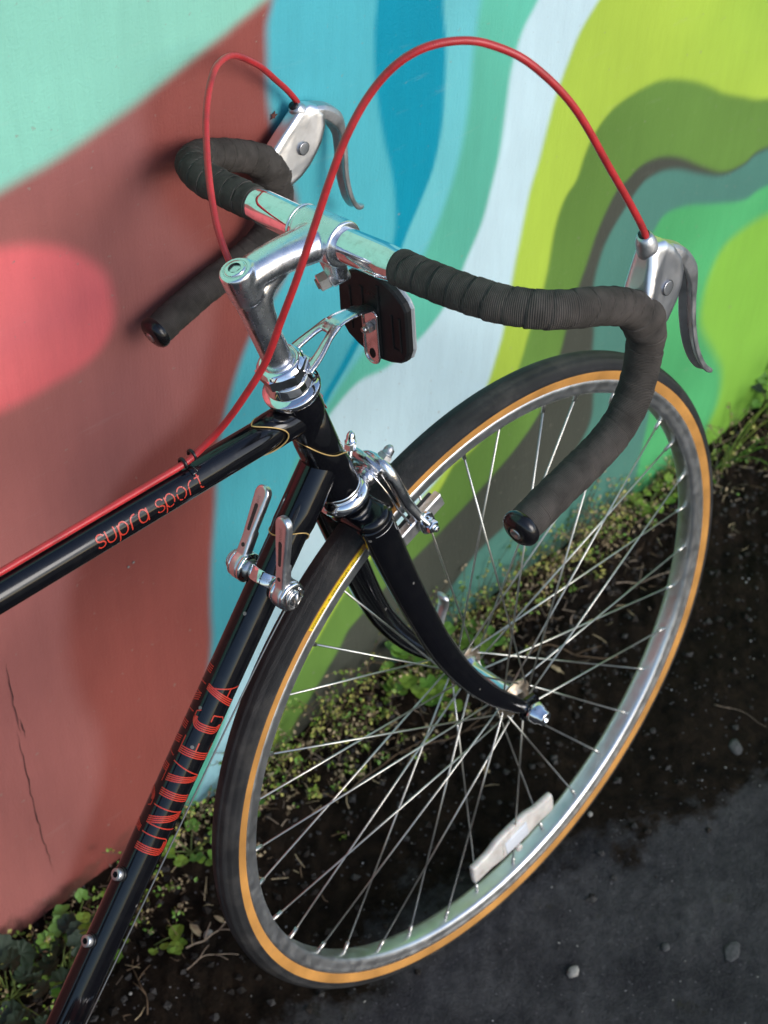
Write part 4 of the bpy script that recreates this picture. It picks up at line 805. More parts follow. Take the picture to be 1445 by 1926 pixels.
# ---- front reflector on its bracket
brk = empty('reflector_bracket', bike, S(A0(20, 0, 516)))
g = G(); 
def strap(P, wd, th_, y0=0):
    """flat strap with rounded edges through axis-frame points (f, y, t), widths per point"""
    P = np.array([A0(*p) for p in P]); P = spline(P, 6); n = len(P); wd = np.interp(np.linspace(0, 1, n), np.linspace(0, 1, len(wd)), wd); tube(g, P, wd, 16, rb=th_, up=YV)
lathe(g, [(-1.4, 12), (-1.4, 18.2), (-.6, 18.8), (.8, 18.8), (1.4, 18.2), (1.4, 12)], A0(0, 0, 516.2), UA, 40)
for s in (-1, 1): strap([(10, 13.0 * s, 516.2), (24, 11.5 * s, 517), (40, 7.6 * s, 519), (52, 4.4 * s, 519.5)], [5.4, 4.4, 3.6, 4.6], 2.4)
strap([(44, 0, 519.2), (54, 0, 519.3), (68, 0, 514.5), (82, 0, 507), (88.5, 0, 501)], [6.6, 8.6, 7.6, 7.2, 7.2], 2.3)
strap([(16, 0, 516.2), (21, 0, 516.5)], [11, 9.5], 1.8)
g.v = [S(v) for v in g.v]; blend('bracket_arm', g, 'alloy', brk, .0007, 4)
# hanging tab with a rounded end, rim and two holes
RX = -116.5
g = G(); tabz = (487.5, 441.5); P_ = [(-7.6, tabz[0]), (7.6, tabz[0])] + [(7.6 * math.cos(a), tabz[1] + 7.6 + 7.6 * math.sin(a)) for a in np.linspace(0, -np.pi, 14)]
prism(g, P_, (RX, 0, 0), YV, ZV, 1.8, bevel=.4)
for i in range(len(P_)):
    pass
rim_ = np.array([(RX - 1.2, p[0], p[1]) for p in P_] + [(RX - 1.2, *P_[0])]); tube(g, resample(rim_, 1.5)[0], 1.0, 8)
g.v = [S(v) for v in g.v]; build('bracket_tab', g, 'alloy', brk)
g = G(); prism(g, [(x * 3.0, 450 + z * 4.4) for x, z in circ(16, 1)], (RX - 1.1, 0, 0), YV, ZV, .5); g.v = [S(v) for v in g.v]; build('tab_slot', g, 'dark', brk)
g = G(); hexnut(g, (RX - 1, 0, 474.5), -XV, 8, 5, bevel=.5); lathe(g, [(5, 0), (5, 2.6), (8, 2.4), (8.3, 0)], (RX - 1, 0, 474.5), -XV, 14); g.v = [S(v) for v in g.v]; build('reflector_nut', g, 'steel', brk)
ref = [(-36.5, 500), (-36.5, 464), (-33, 455), (-27, 450.5), (-16, 446.5), (-4, 444.5), (6, 444.8), (18, 448.3), (29, 453.8), (34, 460), (37, 474), (36, 497), (32, 505.5), (24, 512), (13, 517), (0, 518.8), (-12, 517.8), (-24, 513), (-33, 506)]
g = G(); prism(g, ref, (RX + 5, 0, 0), YV, ZV, 7, bevel=1.5); 
prism(g, [(8.5, 505), (11.5, 505), (11.5, 456), (8.5, 456)], (RX + 1.2, 0, 0), YV, ZV, 1.6, bevel=.3); prism(g, [(-9, 512), (-6.5, 512), (-6.5, 450), (-9, 450)], (RX + 1.2, 0, 0), YV, ZV, 1.6, bevel=.3)
prism(g, [(-22, 492), (-20, 492), (-20, 462), (-22, 462)], (RX + 1.2, 0, 0), YV, ZV, 1.4, bevel=.3); prism(g, [(-30, 492), (-28, 492), (-28, 462), (-30, 462)], (RX + 1.2, 0, 0), YV, ZV, 1.4, bevel=.3); prism(g, [(-30, 463.5), (-20, 463.5), (-20, 462), (-30, 462)], (RX + 1.2, 0, 0), YV, ZV, 1.3, bevel=.3)
prism(g, [(22, 500), (24, 500), (24, 462), (22, 462)], (RX + 1.2, 0, 0), YV, ZV, 1.4, bevel=.3)
g.v = [S(v) for v in g.v]; rf_ = build('front_reflector', g, 'black_plastic', bike)
g = G(); ce = np.array([0, 481.]); prism(g, [tuple(ce + (np.array(p) - ce) * 1.0) for p in ref], (RX + 10.4, 0, 0), YV, ZV, 4, bevel=1.5); g.v = [S(v) for v in g.v]; build('lens', g, 'lens', rf_)
V, F = text_mesh('CATEYE', 5.0); g = G(); g.add([S((RX + 1.25, -4 - v[0] + 11, 500 + v[1])) for v in V], F); build('embossed_lettering', g, 'plug', rf_)

# ---- front brake caliper
cal = empty('front_brake', bike, S(A0(34, 0, 350)))
def apart(name, m, fn, parent=cal): g = G(); fn(g); g.v = [S(v) for v in g.v]; return build(name, g, m, parent)
BT = 364.
apart('pivot_body', 'alloy', lambda g: lathe(g, [(17, 0), (17, 10), (19, 10.5), (20, 8.6), (29, 8.6), (30, 10.4), (34, 10.4), (35, 8), (35, 0)], A0(0, 0, BT), NA, 28))
apart('pivot_nut', 'chrome', lambda g: (hexnut(g, A0(41, 0, BT), NA, 10, 5, bevel=.6), hexnut(g, A0(46.5, 0, BT), NA, 9, 4, bevel=.6), lathe(g, [(50, 0), (50, 3.8), (53, 3.4), (57, 2.4), (58, 0)], A0(0, 0, BT), NA, 14)))
def arm_(pts, wd, tk):
    P = spline(np.array([A0(*p) for p in pts]), 7); n = len(P); f = np.linspace(0, 1, n)
    return lambda g: tube(g, P, np.interp(f, np.linspace(0, 1, len(wd)), wd), 16, rb=np.interp(f, np.linspace(0, 1, len(tk)), tk), up=YV)
g = G(); arm_([(37.5, 12, 366), (37.5, 0, 372), (37, -10, 373), (36.5, -17, 364), (36.5, -20, 348), (37.5, -21.5, 330), (40, -25, 314), (42, -29, 304), (43, -30, 295)], [8, 10.5, 9, 7.6, 7.0, 6.6, 6.6, 8.2, 6.8], [4.2, 4.6, 5.6, 6.2, 6.0, 5.6, 4.8, 3.8, 3.6])(g); lathe(g, [(36, 0), (36, 9), (40, 9), (40, 0)], A0(0, 0, BT), NA, 20); g.v = [S(v) for v in g.v]; blend('caliper_arm', g, 'alloy', cal, .0007, 4)
g = G(); arm_([(31.5, -14, 371), (31.5, 0, 377), (31.5, 12, 378), (32, 20, 366), (33, 24, 348), (35, 25, 330), (39, 27, 314), (42, 29, 304), (43, 30, 295)], [7, 9, 8, 6.2, 5.6, 5.6, 6, 8, 6.5], [4.0, 4.2, 4.8, 5.2, 5.0, 4.6, 4.2, 3.6, 3.4])(g); lathe(g, [(30, 0), (30, 10), (33.5, 10), (33.5, 0)], A0(0, 0, BT), NA, 20); g.v = [S(v) for v in g.v]; blend('caliper_arm', g, 'alloy', cal, .0007, 4)
apart('return_spring', 'chrome', lambda g: tube(g, spline([A0(27, 0, 374), A0(27, -9, 368), A0(27.5, -15, 356), A0(28, -18.5, 345), A0(29, -18, 336), A0(29.5, -21, 326), A0(31, -24, 314), A0(33, -25, 306)], 8), 1.15, 8))
apart('return_spring', 'chrome', lambda g: tube(g, spline([A0(27, 0, 374), A0(27, 12, 366), A0(28, 19, 345), A0(31, 24, 314), A0(33, 25, 306)], 8), 1.15, 8))
apart('anchor_bolt', 'chrome', lambda g: (lathe(g, [(-12, 0), (-12, 3.2), (0, 3.2), (0, 0)], A0(30, 14, 386), nrm(NA*.5 + UA), 14), hexnut(g, A0(30, 14, 386), nrm(NA * .5 + UA), 9, 6, bevel=.5), acorn(g, A0(30, 14, 386) + nrm(NA * .5 + UA) * 6, nrm(NA * .5 + UA), 3.8, 10)))
tanp = nrm([.944, 0, .33])
for s in (-1, 1):
    ctr = A0(43, 0, 303); rad_ = nrm([-.33, 0, .944])
    def pad(g, s=s): prism(g, [(-22, -4.5), (22, -4.5), (22, 4.5), (-22, 4.5)], ctr + YV * s * 17.2, tanp, rad_, 7, YV, bevel=1)
    apart('brake_pad', 'pad', pad)
    def shoe(g, s=s): prism(g, [(-25, -7), (25, -7), (25, 7), (-25, 7)], ctr + YV * s * 23, tanp, rad_, 8, YV, bevel=1.2)
    apart('pad_holder', 'alloy_mat', shoe)
    def eye(g, s=s): prism(g, [(8 * math.cos(a), 3 * (1 if math.sin(a) > 0 else -1) * (1 if abs(math.sin(a)) > .01 else 0) + 9 * math.sin(a)) for a in np.linspace(0, 2 * np.pi, 24, endpoint=False)], ctr + YV * s * 30.5 , tanp, rad_, 4, YV, bevel=.8)
    apart('arm_eye', 'alloy', eye)
    apart('eye_slot', 'dark', lambda g, s=s: prism(g, circ(14, 2.4, (0, 6.2)), ctr + YV * s * 32.6, tanp, rad_, .4, YV))
    apart('shoe_nut', 'chrome', lambda g, s=s: (lathe(g, [(32, 0), (32, 6.6), (33.2, 6.6), (33.2, 0)], ctr + rad_ * -1.5, YV * s, 24), hexnut(g, ctr + YV * s * 33.2 + rad_ * -1.5, YV * s, 10, 5.5, bevel=.6), lathe(g, [(38.5, 0), (38.5, 2.9), (42, 2.7), (42.3, 1.4), (41.5, 0)], ctr + rad_ * -1.5, YV * s, 16)))
    apart('spring_stop', 'chrome', lambda g, s=s: tube(g, [A0(30, 24 * s, 309), A0(36, 24 * s, 305)], 2.6, 12))
# small acorn nut seen over the near arm
apart('acorn_nut', 'alloy_mat', lambda g: (lathe(g, [(-8, 0), (-8, 3.4), (0, 3.4), (0, 0)], A0(39, -9, 376), nrm(NA + UA * .35), 14), hexnut(g, A0(38, -9, 375), nrm(NA + UA * .35), 11, 7, bevel=.7), acorn(g, A0(38, -9, 375) + nrm(NA + UA * .35) * 7, nrm(NA + UA * .35), 4.2, 9)))

# ---- down-tube shift levers
sh = empty('shift_levers', bike, S(DTA + dtd * 160))
CP = DTA + dtd * 161.0; E2 = nrm([-.7578, 0, .6525])
g = G(); th = np.linspace(0, 2 * np.pi, 49)
sec = [(-5.5, 14.4), (-5.5, 15.4), (-4.6, 15.9), (4.6, 15.9), (5.5, 15.4), (5.5, 14.4)]; lathe(g, sec, CP, dtd, 48); g.v = [S(v) for v in g.v]; build('clamp_band', g, 'chrome', sh)
V, F = text_mesh('SHIMANO', 5.2); Vx = V[:, 0] - V[:, 0].max() / 2; q0 = math.radians(56)
g = G(); g.add([S(CP + dtd * (-v[1] + 1.9) + 16.0 * (-YV * math.cos(q0 - x / 16) + E2 * math.sin(q0 - x / 16))) for x, v in zip(Vx * .62, V)], F); build('band_lettering', g, 'alloy_mat', sh)
def shifter(s, pv, tipv):
    """boss on the tube side, then a slotted paddle"""
    pv = np.array(pv, float); L_ = nrm(np.array(tipv, float) - pv); ln = np.linalg.norm(np.array(tipv, float) - pv)
    D = nrm(np.cross(L_, YV)); D = D if D[2] > 0 and D[0] < 0 or D[0] < 0 else -D      # faces the rider
    y0 = pv[1]; lv = empty('shift_lever', sh, S(pv)) if False else sh
    def P(name, m, fn): g = G(); fn(g); g.v = [S(v) for v in g.v]; return build(name, g, m, sh)
    P('boss', 'steel', lambda g: lathe(g, [(-12, 0), (-12, 8.5), (0, 8.5), (0, 0)], pv - YV * s * 0, YV * s, 28))
    P('boss_washer', 'chrome', lambda g: lathe(g, [(-8.5, 8), (-8.5, 12), (-7, 12.6), (-5, 12.4), (-5, 8)], pv, YV * s, 40))
    # body: eye ring + paddle, fused
    g = G(); lathe(g, [(-5, 0), (-5, 11.8), (-4, 12.6), (2.5, 12.6), (3.5, 11.8), (3.5, 0)], pv, YV * s, 36)
    # paddle outline in (y, along) with slot
    W0, W1 = 5.4, 7.2
    out = [(-W0, 4), (W0, 4), (W0 * .92, 24), (W1 * .93, 50), (W1, ln - 8)] + [(W1 * math.cos(a), ln - 7 + 7 * math.sin(a)) for a in np.linspace(.15, np.pi - .15, 9)] + [(-W1, ln - 8), (-W1 * .93, 50), (-W0 * .92, 24)]
    o_ = pv + D * 6.5 + YV * s * -1.0
    bend = lambda v: v + D * (1.2 * ((((v - pv) @ L_)[:, None] / ln) ** 2) * 1.6)
    gg = G(); prism(gg, out, o_ - D * .9, YV, L_, 6.8, D, bevel=1.2); q = gg.v[0]; g.add(q, gg.f)
    prism(g, [(-5.4, -4), (5.4, -4), (5.4, 30), (-5.4, 30)], pv + D * 4.0 - YV * s, YV, L_, 8, D, bevel=1.5)
    g.v = [S(bend(v)) for v in g.v]; b_ = blend('lever_paddle', g, 'hood', sh, .0008, 4)
    # recessed slot and rim face
    sl = [(1.9 * math.cos(a), (31 if math.sin(a) < 0 else 50) + 1.9 * math.sin(a)) for a in np.linspace(0, 2 * np.pi, 20, endpoint=False)]
    sl = [(x * (1.0 if z > 40 else .8), z) for x, z in sl]
    def flat_(name, pts, m, off, tk=.5):
        g = G(); prism(g, pts, o_ + D * (2.5 + off), YV, L_, tk, D); g.v = [S(bend(v)) for v in g.v]; build(name, g, m, sh)
    flat_('paddle_slot', sl, 'slot', 0.05)
    flat_('index_dot', circ(14, 1.8, (0, 17)), 'slot', 0.05, .4)
    V, F = text_mesh('SHIMANO', 4.4); 
    g = G(); g.add(bend(np.array([o_ + D * 2.75 + YV * (v[1] - 1.6) * -1 * 1.0 + L_ * (ln - 9 - v[0] * .72) for v in V])), F); g.v = [S(v) for v in g.v]; build('lever_lettering', g, 'steel', sh)
    P('cap_washer', 'chrome', lambda g: lathe(g, [(3.5, 0), (3.5, 12), (5, 12.2), (6.2, 11.2), (6.4, 9), (6.4, 0)], pv, YV * s, 40))
    P('cap_screw', 'chrome', lambda g: (lathe(g, [(6.2, 0), (6.2, 6.6), (8.6, 6.2), (9.4, 4.6), (8.2, 3.6), (8.2, 0)], pv, YV * s, 28)))
    def dring(g):
        a = np.linspace(.2, np.pi * 1.75, 26); R_ = 8.6; P2 = [pv + YV * s * (7.6 + 1.5 * math.sin(x)) + R_ * (L_ * math.cos(x) + D * math.sin(x)) for x in a]; tube(g, np.array(P2), 1.15, 9)
        tube(g, np.array([pv + YV * s * 9.6 - L_ * 6.2, pv + YV * s * 10.4, pv + YV * s * 9.6 + L_ * 6.2]), 1.5, 9)
    P('thumb_ring', 'steel', dring)
shifter(-1, (-247.5, -26, 307), (-233.5, -27, 379)); shifter(1, (-247.5, 26, 307), (-208.5, 27, 362))
g = G(); tube(g, S(spline([(-236, -24, 297), (-245, -20, 288), (-300, -17, 226), (-420, -14, 86), (-545, -8, -64)], 6)), .8 * mm, 6); build('gear_cable', g, 'inner_cable', bike)
g = G(); tube(g, S(spline([(-236, 24, 297), (-245, 20, 288), (-300, 17, 226), (-420, 14, 86), (-545, 8, -64)], 6)), .8 * mm, 6); build('gear_cable', g, 'inner_cable', bike)
# bottle-cage bolts on the upper face of the down tube
for ss in (-106.0, -167.5):
    P0 = DTA + dtd * ss; g = G(); lathe(g, [(13.8, 0), (13.8, 6.2), (15.6, 6.0), (15.6, 4.2)], P0, E2, 24, mi=1)
    lathe(g, [(15.5, 0), (15.5, 4.6), (16, 5.0), (20.2, 5.0), (20.8, 4.5), (20.8, 2.6)], P0, E2, 24); lathe(g, [(20.8, 2.6), (17.5, 2.4), (17.5, 0)], P0, E2, 6, mi=2); g.v = [S(v) for v in g.v]; build('bottle_cage_bolt', g, ['alloy_mat', 'black_metal', 'dark'], down_tube)

# ---- painted names: ribbons laid on the tube surface
def ribbon(g, P2, w_, fmap):
    P2 = np.array(P2, float); P2 = resample(P2, .8)[0]; T = np.gradient(P2, axis=0); T /= np.linalg.norm(T, axis=1)[:, None] + 1e-9; N_ = np.stack([-T[:, 1], T[:, 0]], 1); n = len(P2)
    P2[0] -= T[0] * w_ * .3; P2[-1] += T[-1] * w_ * .3
    g.add(np.array([fmap(*p) for p in P2 + N_ * w_ / 2] + [fmap(*p) for p in P2 - N_ * w_ / 2]), [(i, i + 1, n + i + 1, n + i) for i in range(n - 1)])
def arc(cx, cy, rx, ry, a0, a1, n=14): t_ = np.radians(np.linspace(a0, a1, n)); return [(cx + rx * math.cos(a), cy + ry * math.sin(a)) for a in t_]
K5 = [0, 1.75, 3.5, 5.25]
def glyph(ch):
    H = 26; o = []
    if ch == 'U':
        for i, k in enumerate(K5): o.append([(k, H), (k, 7 - k * .3)] + arc(7.5, 7, 7.5 - k, 7 - k * .9, 180, 270 if i else 360, 9) + ([(15, 7), (15, H)] if i == 0 else [(12, 7 - (7 - k * .9))]))
    elif ch == 'N':
        for i, k in enumerate(K5): o.append([(k * 1.0, H - (0 if i else 0)), (k + 10.5, 0)])
        o += [[(0, 0), (0, H)], [(15.8, H), (15.8, 0)], [(15.8, 0), (10.5, 0)]]
    elif ch == 'I':
        for k in K5: o.append([(k, 0), (k, H)])
    elif ch == 'V':
        for i, k in enumerate(K5): o.append([(k, H), (k * .75 + 6.5, 0)])
        o.append([(17, H), (11, 0)])
    elif ch == 'E':
        for i, k in enumerate(K5): o.append([(k, 1.5 * 0), (k, H)])
        o += [[(0, H), (14, H)], [(5, 13.5), (12.5, 13.5)], [(0, 0), (14, 0)]]
    elif ch == 'G':
        for i, k in enumerate(K5): o.append([(9, H - k * .5)] + arc(8, H - 8, 8 - k, 8 - k * .5, 90, 180, 8) + [(k, 8)] + arc(8, 8, 8 - k, 8 - k * .6, 180, 270, 8))
        o += [[(8, H), (13, H), (15, H - 3)], [(8, 0), (12, 0), (15, 3), (15, 12), (9.5, 12)]]
    elif ch == 'A':
        for i, k in enumerate(K5): o.append([(k, 0), (k * .8 + 8, H)])
        o += [[(9, H), (18, 0)], [(8, 8), (15, 8)]]
    return o
ADV = {'U': 23.5, 'N': 25.5, 'I': 12.5, 'V': 25.5, 'E': 23, 'G': 24.5, 'A': 20}
def univega(s0, base, sgn):
    g = G(); x = 0; R_ = 14.42
    for ch in 'UNIVEGA':
        for st in glyph(ch):
            def fm(px, py, x=x):
                th = math.radians(base) + sgn * (py * 1.02) / 14.3; sv = s0 + sgn * (px + x); return S(DTA + dtd * sv + R_ * (-YV * math.cos(th) + E2 * math.sin(th)))
            ribbon(g, st, 1.05, fm)
        x += ADV[ch]
    build('name_lettering', g, 'red_decal', down_tube, smooth=False)
univega(-80, -22, 1); univega(80, 203, -1)
LOWC = {'s': [arc(4, 7.6, 3, 2.6, 20, 270, 12) + arc(4, 2.6, 3, 2.4, 90, -160, 12)], 'u': [[(.5, 10), (.5, 3.5)] + arc(4, 3.6, 3.5, 3.6, 180, 360, 12) + [(7.5, 10)]],
        'p': [arc(4, 5, 3.7, 5, 0, 360, 22), [(.3, 9), (.3, -5)]], 'r': [[(.5, 0), (.5, 6)] + arc(4.5, 6, 4, 4, 180, 80, 8)], 'a': [arc(4, 5, 3.7, 5, 20, 340, 22), [(7.7, 9.5), (7.7, 0)]],
        'o': [arc(4, 5, 3.9, 5, 0, 360, 22)], 't': [[(3, 14), (3, 2.5)] + arc(5, 2.5, 2, 2.5, 180, 280, 6), [(.2, 9.8), (6, 9.8)]], ' ': []}
g = G(); x = 0; n_gap = 0
for i, ch in enumerate('supra sport'):
    for st in LOWC[ch]:
        def fm(px, py, x=x):
            sx = -391 + (px + x) * 1.0; zc = 437.3 - .024 * (sx + 225); th = math.radians(-6) + py * .98 / 12.7; return S((sx, -12.85 * math.cos(th), zc + 12.85 * math.sin(th)))
        if i > 5:       # the second word is worn: broken strokes
            q_ = resample(np.array(st, float), .9)[0]; k0 = 0
            while k0 < len(q_) - 2:
                k1 = min(len(q_), k0 + int(RNG.integers(4, 9))); ribbon(g, q_[k0:k1], 1.0, fm); k0 = k1 + int(RNG.integers(0, 2))
        else: ribbon(g, st, 1.15, fm)
    x += {' ': 4.5, 't': 7.5, 'r': 7.2, 's': 8.6}.get(ch, 10.3)
build('model_lettering', g, 'red_decal', top_tube, smooth=False)

# ================================================================ PLANTS, GRIT AND TWIGS AT THE FOOT OF THE WALL
def rot(ax, a):
    ax = nrm(ax); K = np.array([[0, -ax[2], ax[1]], [ax[2], 0, -ax[0]], [-ax[1], ax[0], 0]]); return np.eye(3) + math.sin(a) * K + (1 - math.cos(a)) * K @ K
def leaf_mesh(name, R, lobes, depth, mname, cup=.25, notch=True):
    n = 42; th = np.linspace(0, 2 * np.pi, n, endpoint=False); rr = 1 + depth * np.cos(lobes * th) + .03 * np.cos(lobes * 3 * th)
    if notch: rr *= 1 - .62 * np.exp(-((np.abs(((th - np.pi) + np.pi) % (2 * np.pi) - np.pi)) / .28) ** 2)
    V = [(0, 0, 0)]
    for f in (.33, .66, 1.0):
        for t_, r in zip(th, rr):
            q = R * f * (r if f > .5 else 1); V.append((q * math.cos(t_) + R * .75, q * math.sin(t_), R * (cup * f * f + .05 * f * math.cos(lobes * t_ + .4) + .04 * math.sin(3 * t_ + f * 4))))
    V[0] = (R * .75, 0, 0); F = [(0, 1 + j, 1 + (j + 1) % n) for j in range(n)] + [(1 + k * n + j, 1 + (k + 1) * n + j, 1 + (k + 1) * n + (j + 1) % n, 1 + k * n + (j + 1) % n) for k in range(2) for j in range(n)]
    me = bpy.data.meshes.new(name); me.from_pydata(V, [], F); me.materials.append(M[mname]); me.polygons.foreach_set('use_smooth', [True] * len(F)); return me
LM = {k: leaf_mesh('leaf', 1.0, *a) for k, a in {'mallow': (9, .07, 'leaf_dark', .22), 'mallow2': (7, .10, 'leaf_mid', .18), 'round': (3, .10, 'leaf_bright', .15, False), 'round2': (5, .08, 'leaf_mid', .2), 'lance': (1, .0, 'leaf_dark', .1, False)}.items()}
def gz(x, y): return float(gh(np.array([x]), np.array([y]))[0])
def plant(name, x, y, n, R, hgt, spread, kinds, label, cat='weed', group='weeds growing along the wall foot', stemmat='stem_green', lean=(0, -.3), seed=0, stretch=1.0):
    rg = np.random.default_rng(seed); root = empty(name, None, (x, y, gz(x, y) - .001)); tag(root, label, cat, group); g = G()
    for k in range(n):
        az = rg.uniform(0, 2 * np.pi); rad = spread * math.sqrt(rg.uniform(.02, 1)); h = hgt * rg.uniform(.3, 1) * (1.15 - .5 * rad / spread)
        tip = np.array([x + rad * math.cos(az) + lean[0] * h, y + rad * math.sin(az) + lean[1] * h, gz(x, y) + h]); tip[1] = min(tip[1], -.008)
        b0 = np.array([x + rg.normal(0, .006), y + rg.normal(0, .004), gz(x, y) - .002]); tube(g, spline([b0, (b0 + tip) / 2 + [0, 0, h * .18], tip], 4), np.linspace(.0010, .0006, 9), 5)
        kd = kinds[int(rg.integers(len(kinds)))]; r = R * rg.uniform(.6, 1.15); o = bpy.data.objects.new('leaf', LM[kd]); COL.objects.link(o); o.parent = root
        o.location = Vector(tip - ORG[root.name]); tilt = rg.uniform(.1, .9); o.rotation_euler = (rg.uniform(-.35, .35), -tilt * .6, math.atan2(tip[1] - y, tip[0] - x) + rg.uniform(-.5, .5)); o.scale = (r * stretch, r * .95, r)
    build('stem', g, stemmat, root); return root
plant('broadleaf_weed', -.455, -.055, 24, .0150, .045, .060, ['mallow'], 'largest dark green weed with scalloped leaves in the bottom left corner', 'weed', seed=1)
plant('broadleaf_weed', -.395, -.065, 18, .0140, .040, .046, ['mallow', 'mallow', 'mallow2'], 'dark leafy weed at the wall foot just left of the down tube', 'weed', seed=2)
plant('broadleaf_weed', -.505, -.105, 18, .0150, .040, .055, ['mallow'], 'shaded dark weed with scalloped leaves cut off by the left picture edge', 'weed', seed=3)
plant('broadleaf_weed', -.345, -.035, 9, .0100, .060, .022, ['round2', 'round'], 'small bright green weed against the red board beside the lowest cage bolt', 'weed', seed=4)
plant('broadleaf_weed', -.300, -.105, 6, .0085, .026, .016, ['round'], 'lime green leaves peeping out right of the down tube near the bottom', 'weed', seed=5)
plant('clover_weed', .150, -.045, 34, .0125, .095, .052, ['round2', 'round2', 'round'], 'bright green clump behind the fork end at the mural foot', 'weed', seed=6)
plant('clover_weed', .215, -.045, 18, .0100, .070, .035, ['round', 'round2'], 'green clump just right of the hub against the wall', 'weed', seed=7)
plant('clover_weed', .590, -.030, 12, .0085, .060, .026, ['round'], 'yellow green clump seen through the upper right of the wheel', 'weed', seed=8)
plant('clover_weed', .655, -.030, 10, .0080, .055, .022, ['round'], 'yellow green clump right beside the rim on the wall side', 'weed', seed=9)
plant('clover_weed', -.205, -.045, 12, .0085, .040, .030, ['round2', 'round'], 'green clump between the down tube and the tyre at the wall foot', 'weed', seed=10)
plant('clover_weed', -.130, -.035, 14, .0065, .060, .030, ['round', 'round2'], 'small leaved clump half hidden behind the left side of the tyre', 'weed', seed=11)
sp = plant('flowering_weed', .860, -.030, 34, .0110, .170, .045, ['lance', 'mallow2'], 'tall dark sprig with a lilac flower at the right picture edge', 'weed', seed=12, stretch=1.5)
for i, (fx, fy, fz) in enumerate([(.835, -.05, .052)]):
    g = G()
    for k in range(5):
        a = k * 2 * np.pi / 5; d = np.array([math.cos(a), -.5, math.sin(a)]); prism(g, [(0, -.001), (.004, -.0024), (.006, 0), (.004, .0024), (0, .001)], np.array([fx, fy, fz]), d, np.cross(nrm(d), [0, 1, .2]), .0004)
    build('flower', g, 'petal', sp, smooth=False)
def blade(root, pts, wd, m):
    P = spline(np.array(pts, float), 7); n = len(P); f = np.linspace(0, 1, n); g = G(); w_ = wd * (1 - f) ** .6; sd = nrm(np.cross(P[-1] - P[0], [.2, .3, 1])); up_ = nrm(np.cross(sd, P[-1] - P[0]))
    V = np.concatenate([P + sd * w_[:, None], P - up_ * w_[:, None] * .4, P - sd * w_[:, None]]); g.add(V, [(i, i + 1, n + i + 1, n + i) for i in range(n - 1)] + [(n + i, n + i + 1, 2 * n + i + 1, 2 * n + i) for i in range(n - 1)]); return build('grass_blade', g, m, root)
gr = empty('grass_tuft', None, (.735, -.04, 0)); tag(gr, 'thin grass tuft with long blades arching beyond the wheel on the right', 'grass tuft')
for i, (dx, dy, dz, mm_) in enumerate([(.16, -.01, .075, 'stem_green'), (.20, .01, .10, 'leaf_yellow'), (.09, -.085, .030, 'leaf_mid'), (.14, -.06, .045, 'leaf_mid'), (.05, .0, .11, 'stem_green'), (-.03, -.02, .07, 'stem_green'), (.22, -.03, .05, 'leaf_yellow'), (.11, .01, .06, 'leaf_yellow'), (.17, -.11, .02, 'leaf_mid'), (.02, -.10, .03, 'leaf_mid')]):
    b0 = np.array([.735 + .006 * math.sin(i * 5), -.04 + .005 * math.cos(i * 3), -.002]); e0 = b0 + [dx, dy, dz]; blade(gr, [b0, b0 * .6 + e0 * .4 + [0, 0, .030], e0], .0017, mm_)
# matted creeping weed and dead stalks: tiny leaves nobody could count
MATS5 = ['stem', 'leaf_bright', 'leaf_yellow', 'leaf_dry', 'leaf_mid']
def creeping(n, seed, xr, yfun, hfun, lf, mixp, name, label):
    rg = np.random.default_rng(seed); g = G()
    for k in range(n):
        x = rg.uniform(*xr); y = yfun(rg, x); h = hfun(rg, x, y); az = rg.uniform(0, 2 * np.pi); L_ = h * rg.uniform(.6, 1.6); b0 = np.array([x, y, gz(x, y) - .002]); e0 = b0 + [L_ * .7 * math.cos(az), L_ * .5 * math.sin(az) - .2 * h, h]; e0[1] = min(e0[1], -.004)
        m_ = (b0 + e0) / 2 + [rg.normal(0, .006), rg.normal(0, .004), h * .15]; m_[1] = min(m_[1], -.004); P = spline([b0, m_, e0], 4)
        T = nrm(e0 - b0); a_ = nrm(np.cross(T, [.3, .2, .9])); b_ = np.cross(T, a_); w_ = .00045
        V = np.concatenate([P + w_ * a_, P + w_ * (-.5 * a_ + .86 * b_), P + w_ * (-.5 * a_ - .86 * b_)]); q = len(P)
        g.add(V, [(i + q * j, i + 1 + q * j, i + 1 + q * ((j + 1) % 3), i + q * ((j + 1) % 3)) for i in range(q - 1) for j in range(3)], 0)
        mi_ = int(rg.choice([1, 2, 3, 4], p=mixp))
        for j in range(int(rg.integers(5, lf))):
            p = P[int(rg.integers(1, q))] + rg.normal(0, .0016, 3); p[1] = min(p[1], -.002); r = rg.uniform(.0013, .0034); d = nrm(rg.normal(0, 1, 3) + [0, -.6, .6]); s_ = nrm(np.cross(d, rg.normal(0, 1, 3))); c2 = np.cross(d, s_)
            g.add([p, p + s_ * r + c2 * r * .7 + d * r * .2, p + s_ * r * 2.1, p + s_ * r - c2 * r * .7 + d * r * .2], [(0, 1, 2), (0, 2, 3)], mi_ if rg.random() < .75 else int(rg.integers(1, 5)))
    o = build(name, g, MATS5, None, smooth=False, fix=False, recentre=True); tag(o, label, None, None, 'stuff'); return o
yb = lambda rg, x: -abs(rg.normal(0, 1)) * (.022 + .036 * math.exp(-((x - .05) / .16) ** 2)) - .006
creeping(380, 21, (-.24, .70), yb, lambda rg, x, y: rg.uniform(.008, .05) * (1 if y < -.03 else 1.5), 16, [.24, .28, .40, .08], 'creeping_weed', 'tangle of tiny yellow green leaves and dry stalks along the wall foot')
creeping(130, 22, (-.12, .60), lambda rg, x: -rg.uniform(.006, .03), lambda rg, x, y: rg.uniform(.05, .115), 20, [.45, .35, .1, .1], 'creeping_sprigs', 'thin upright sprigs of small leaves in front of the green mural bands')
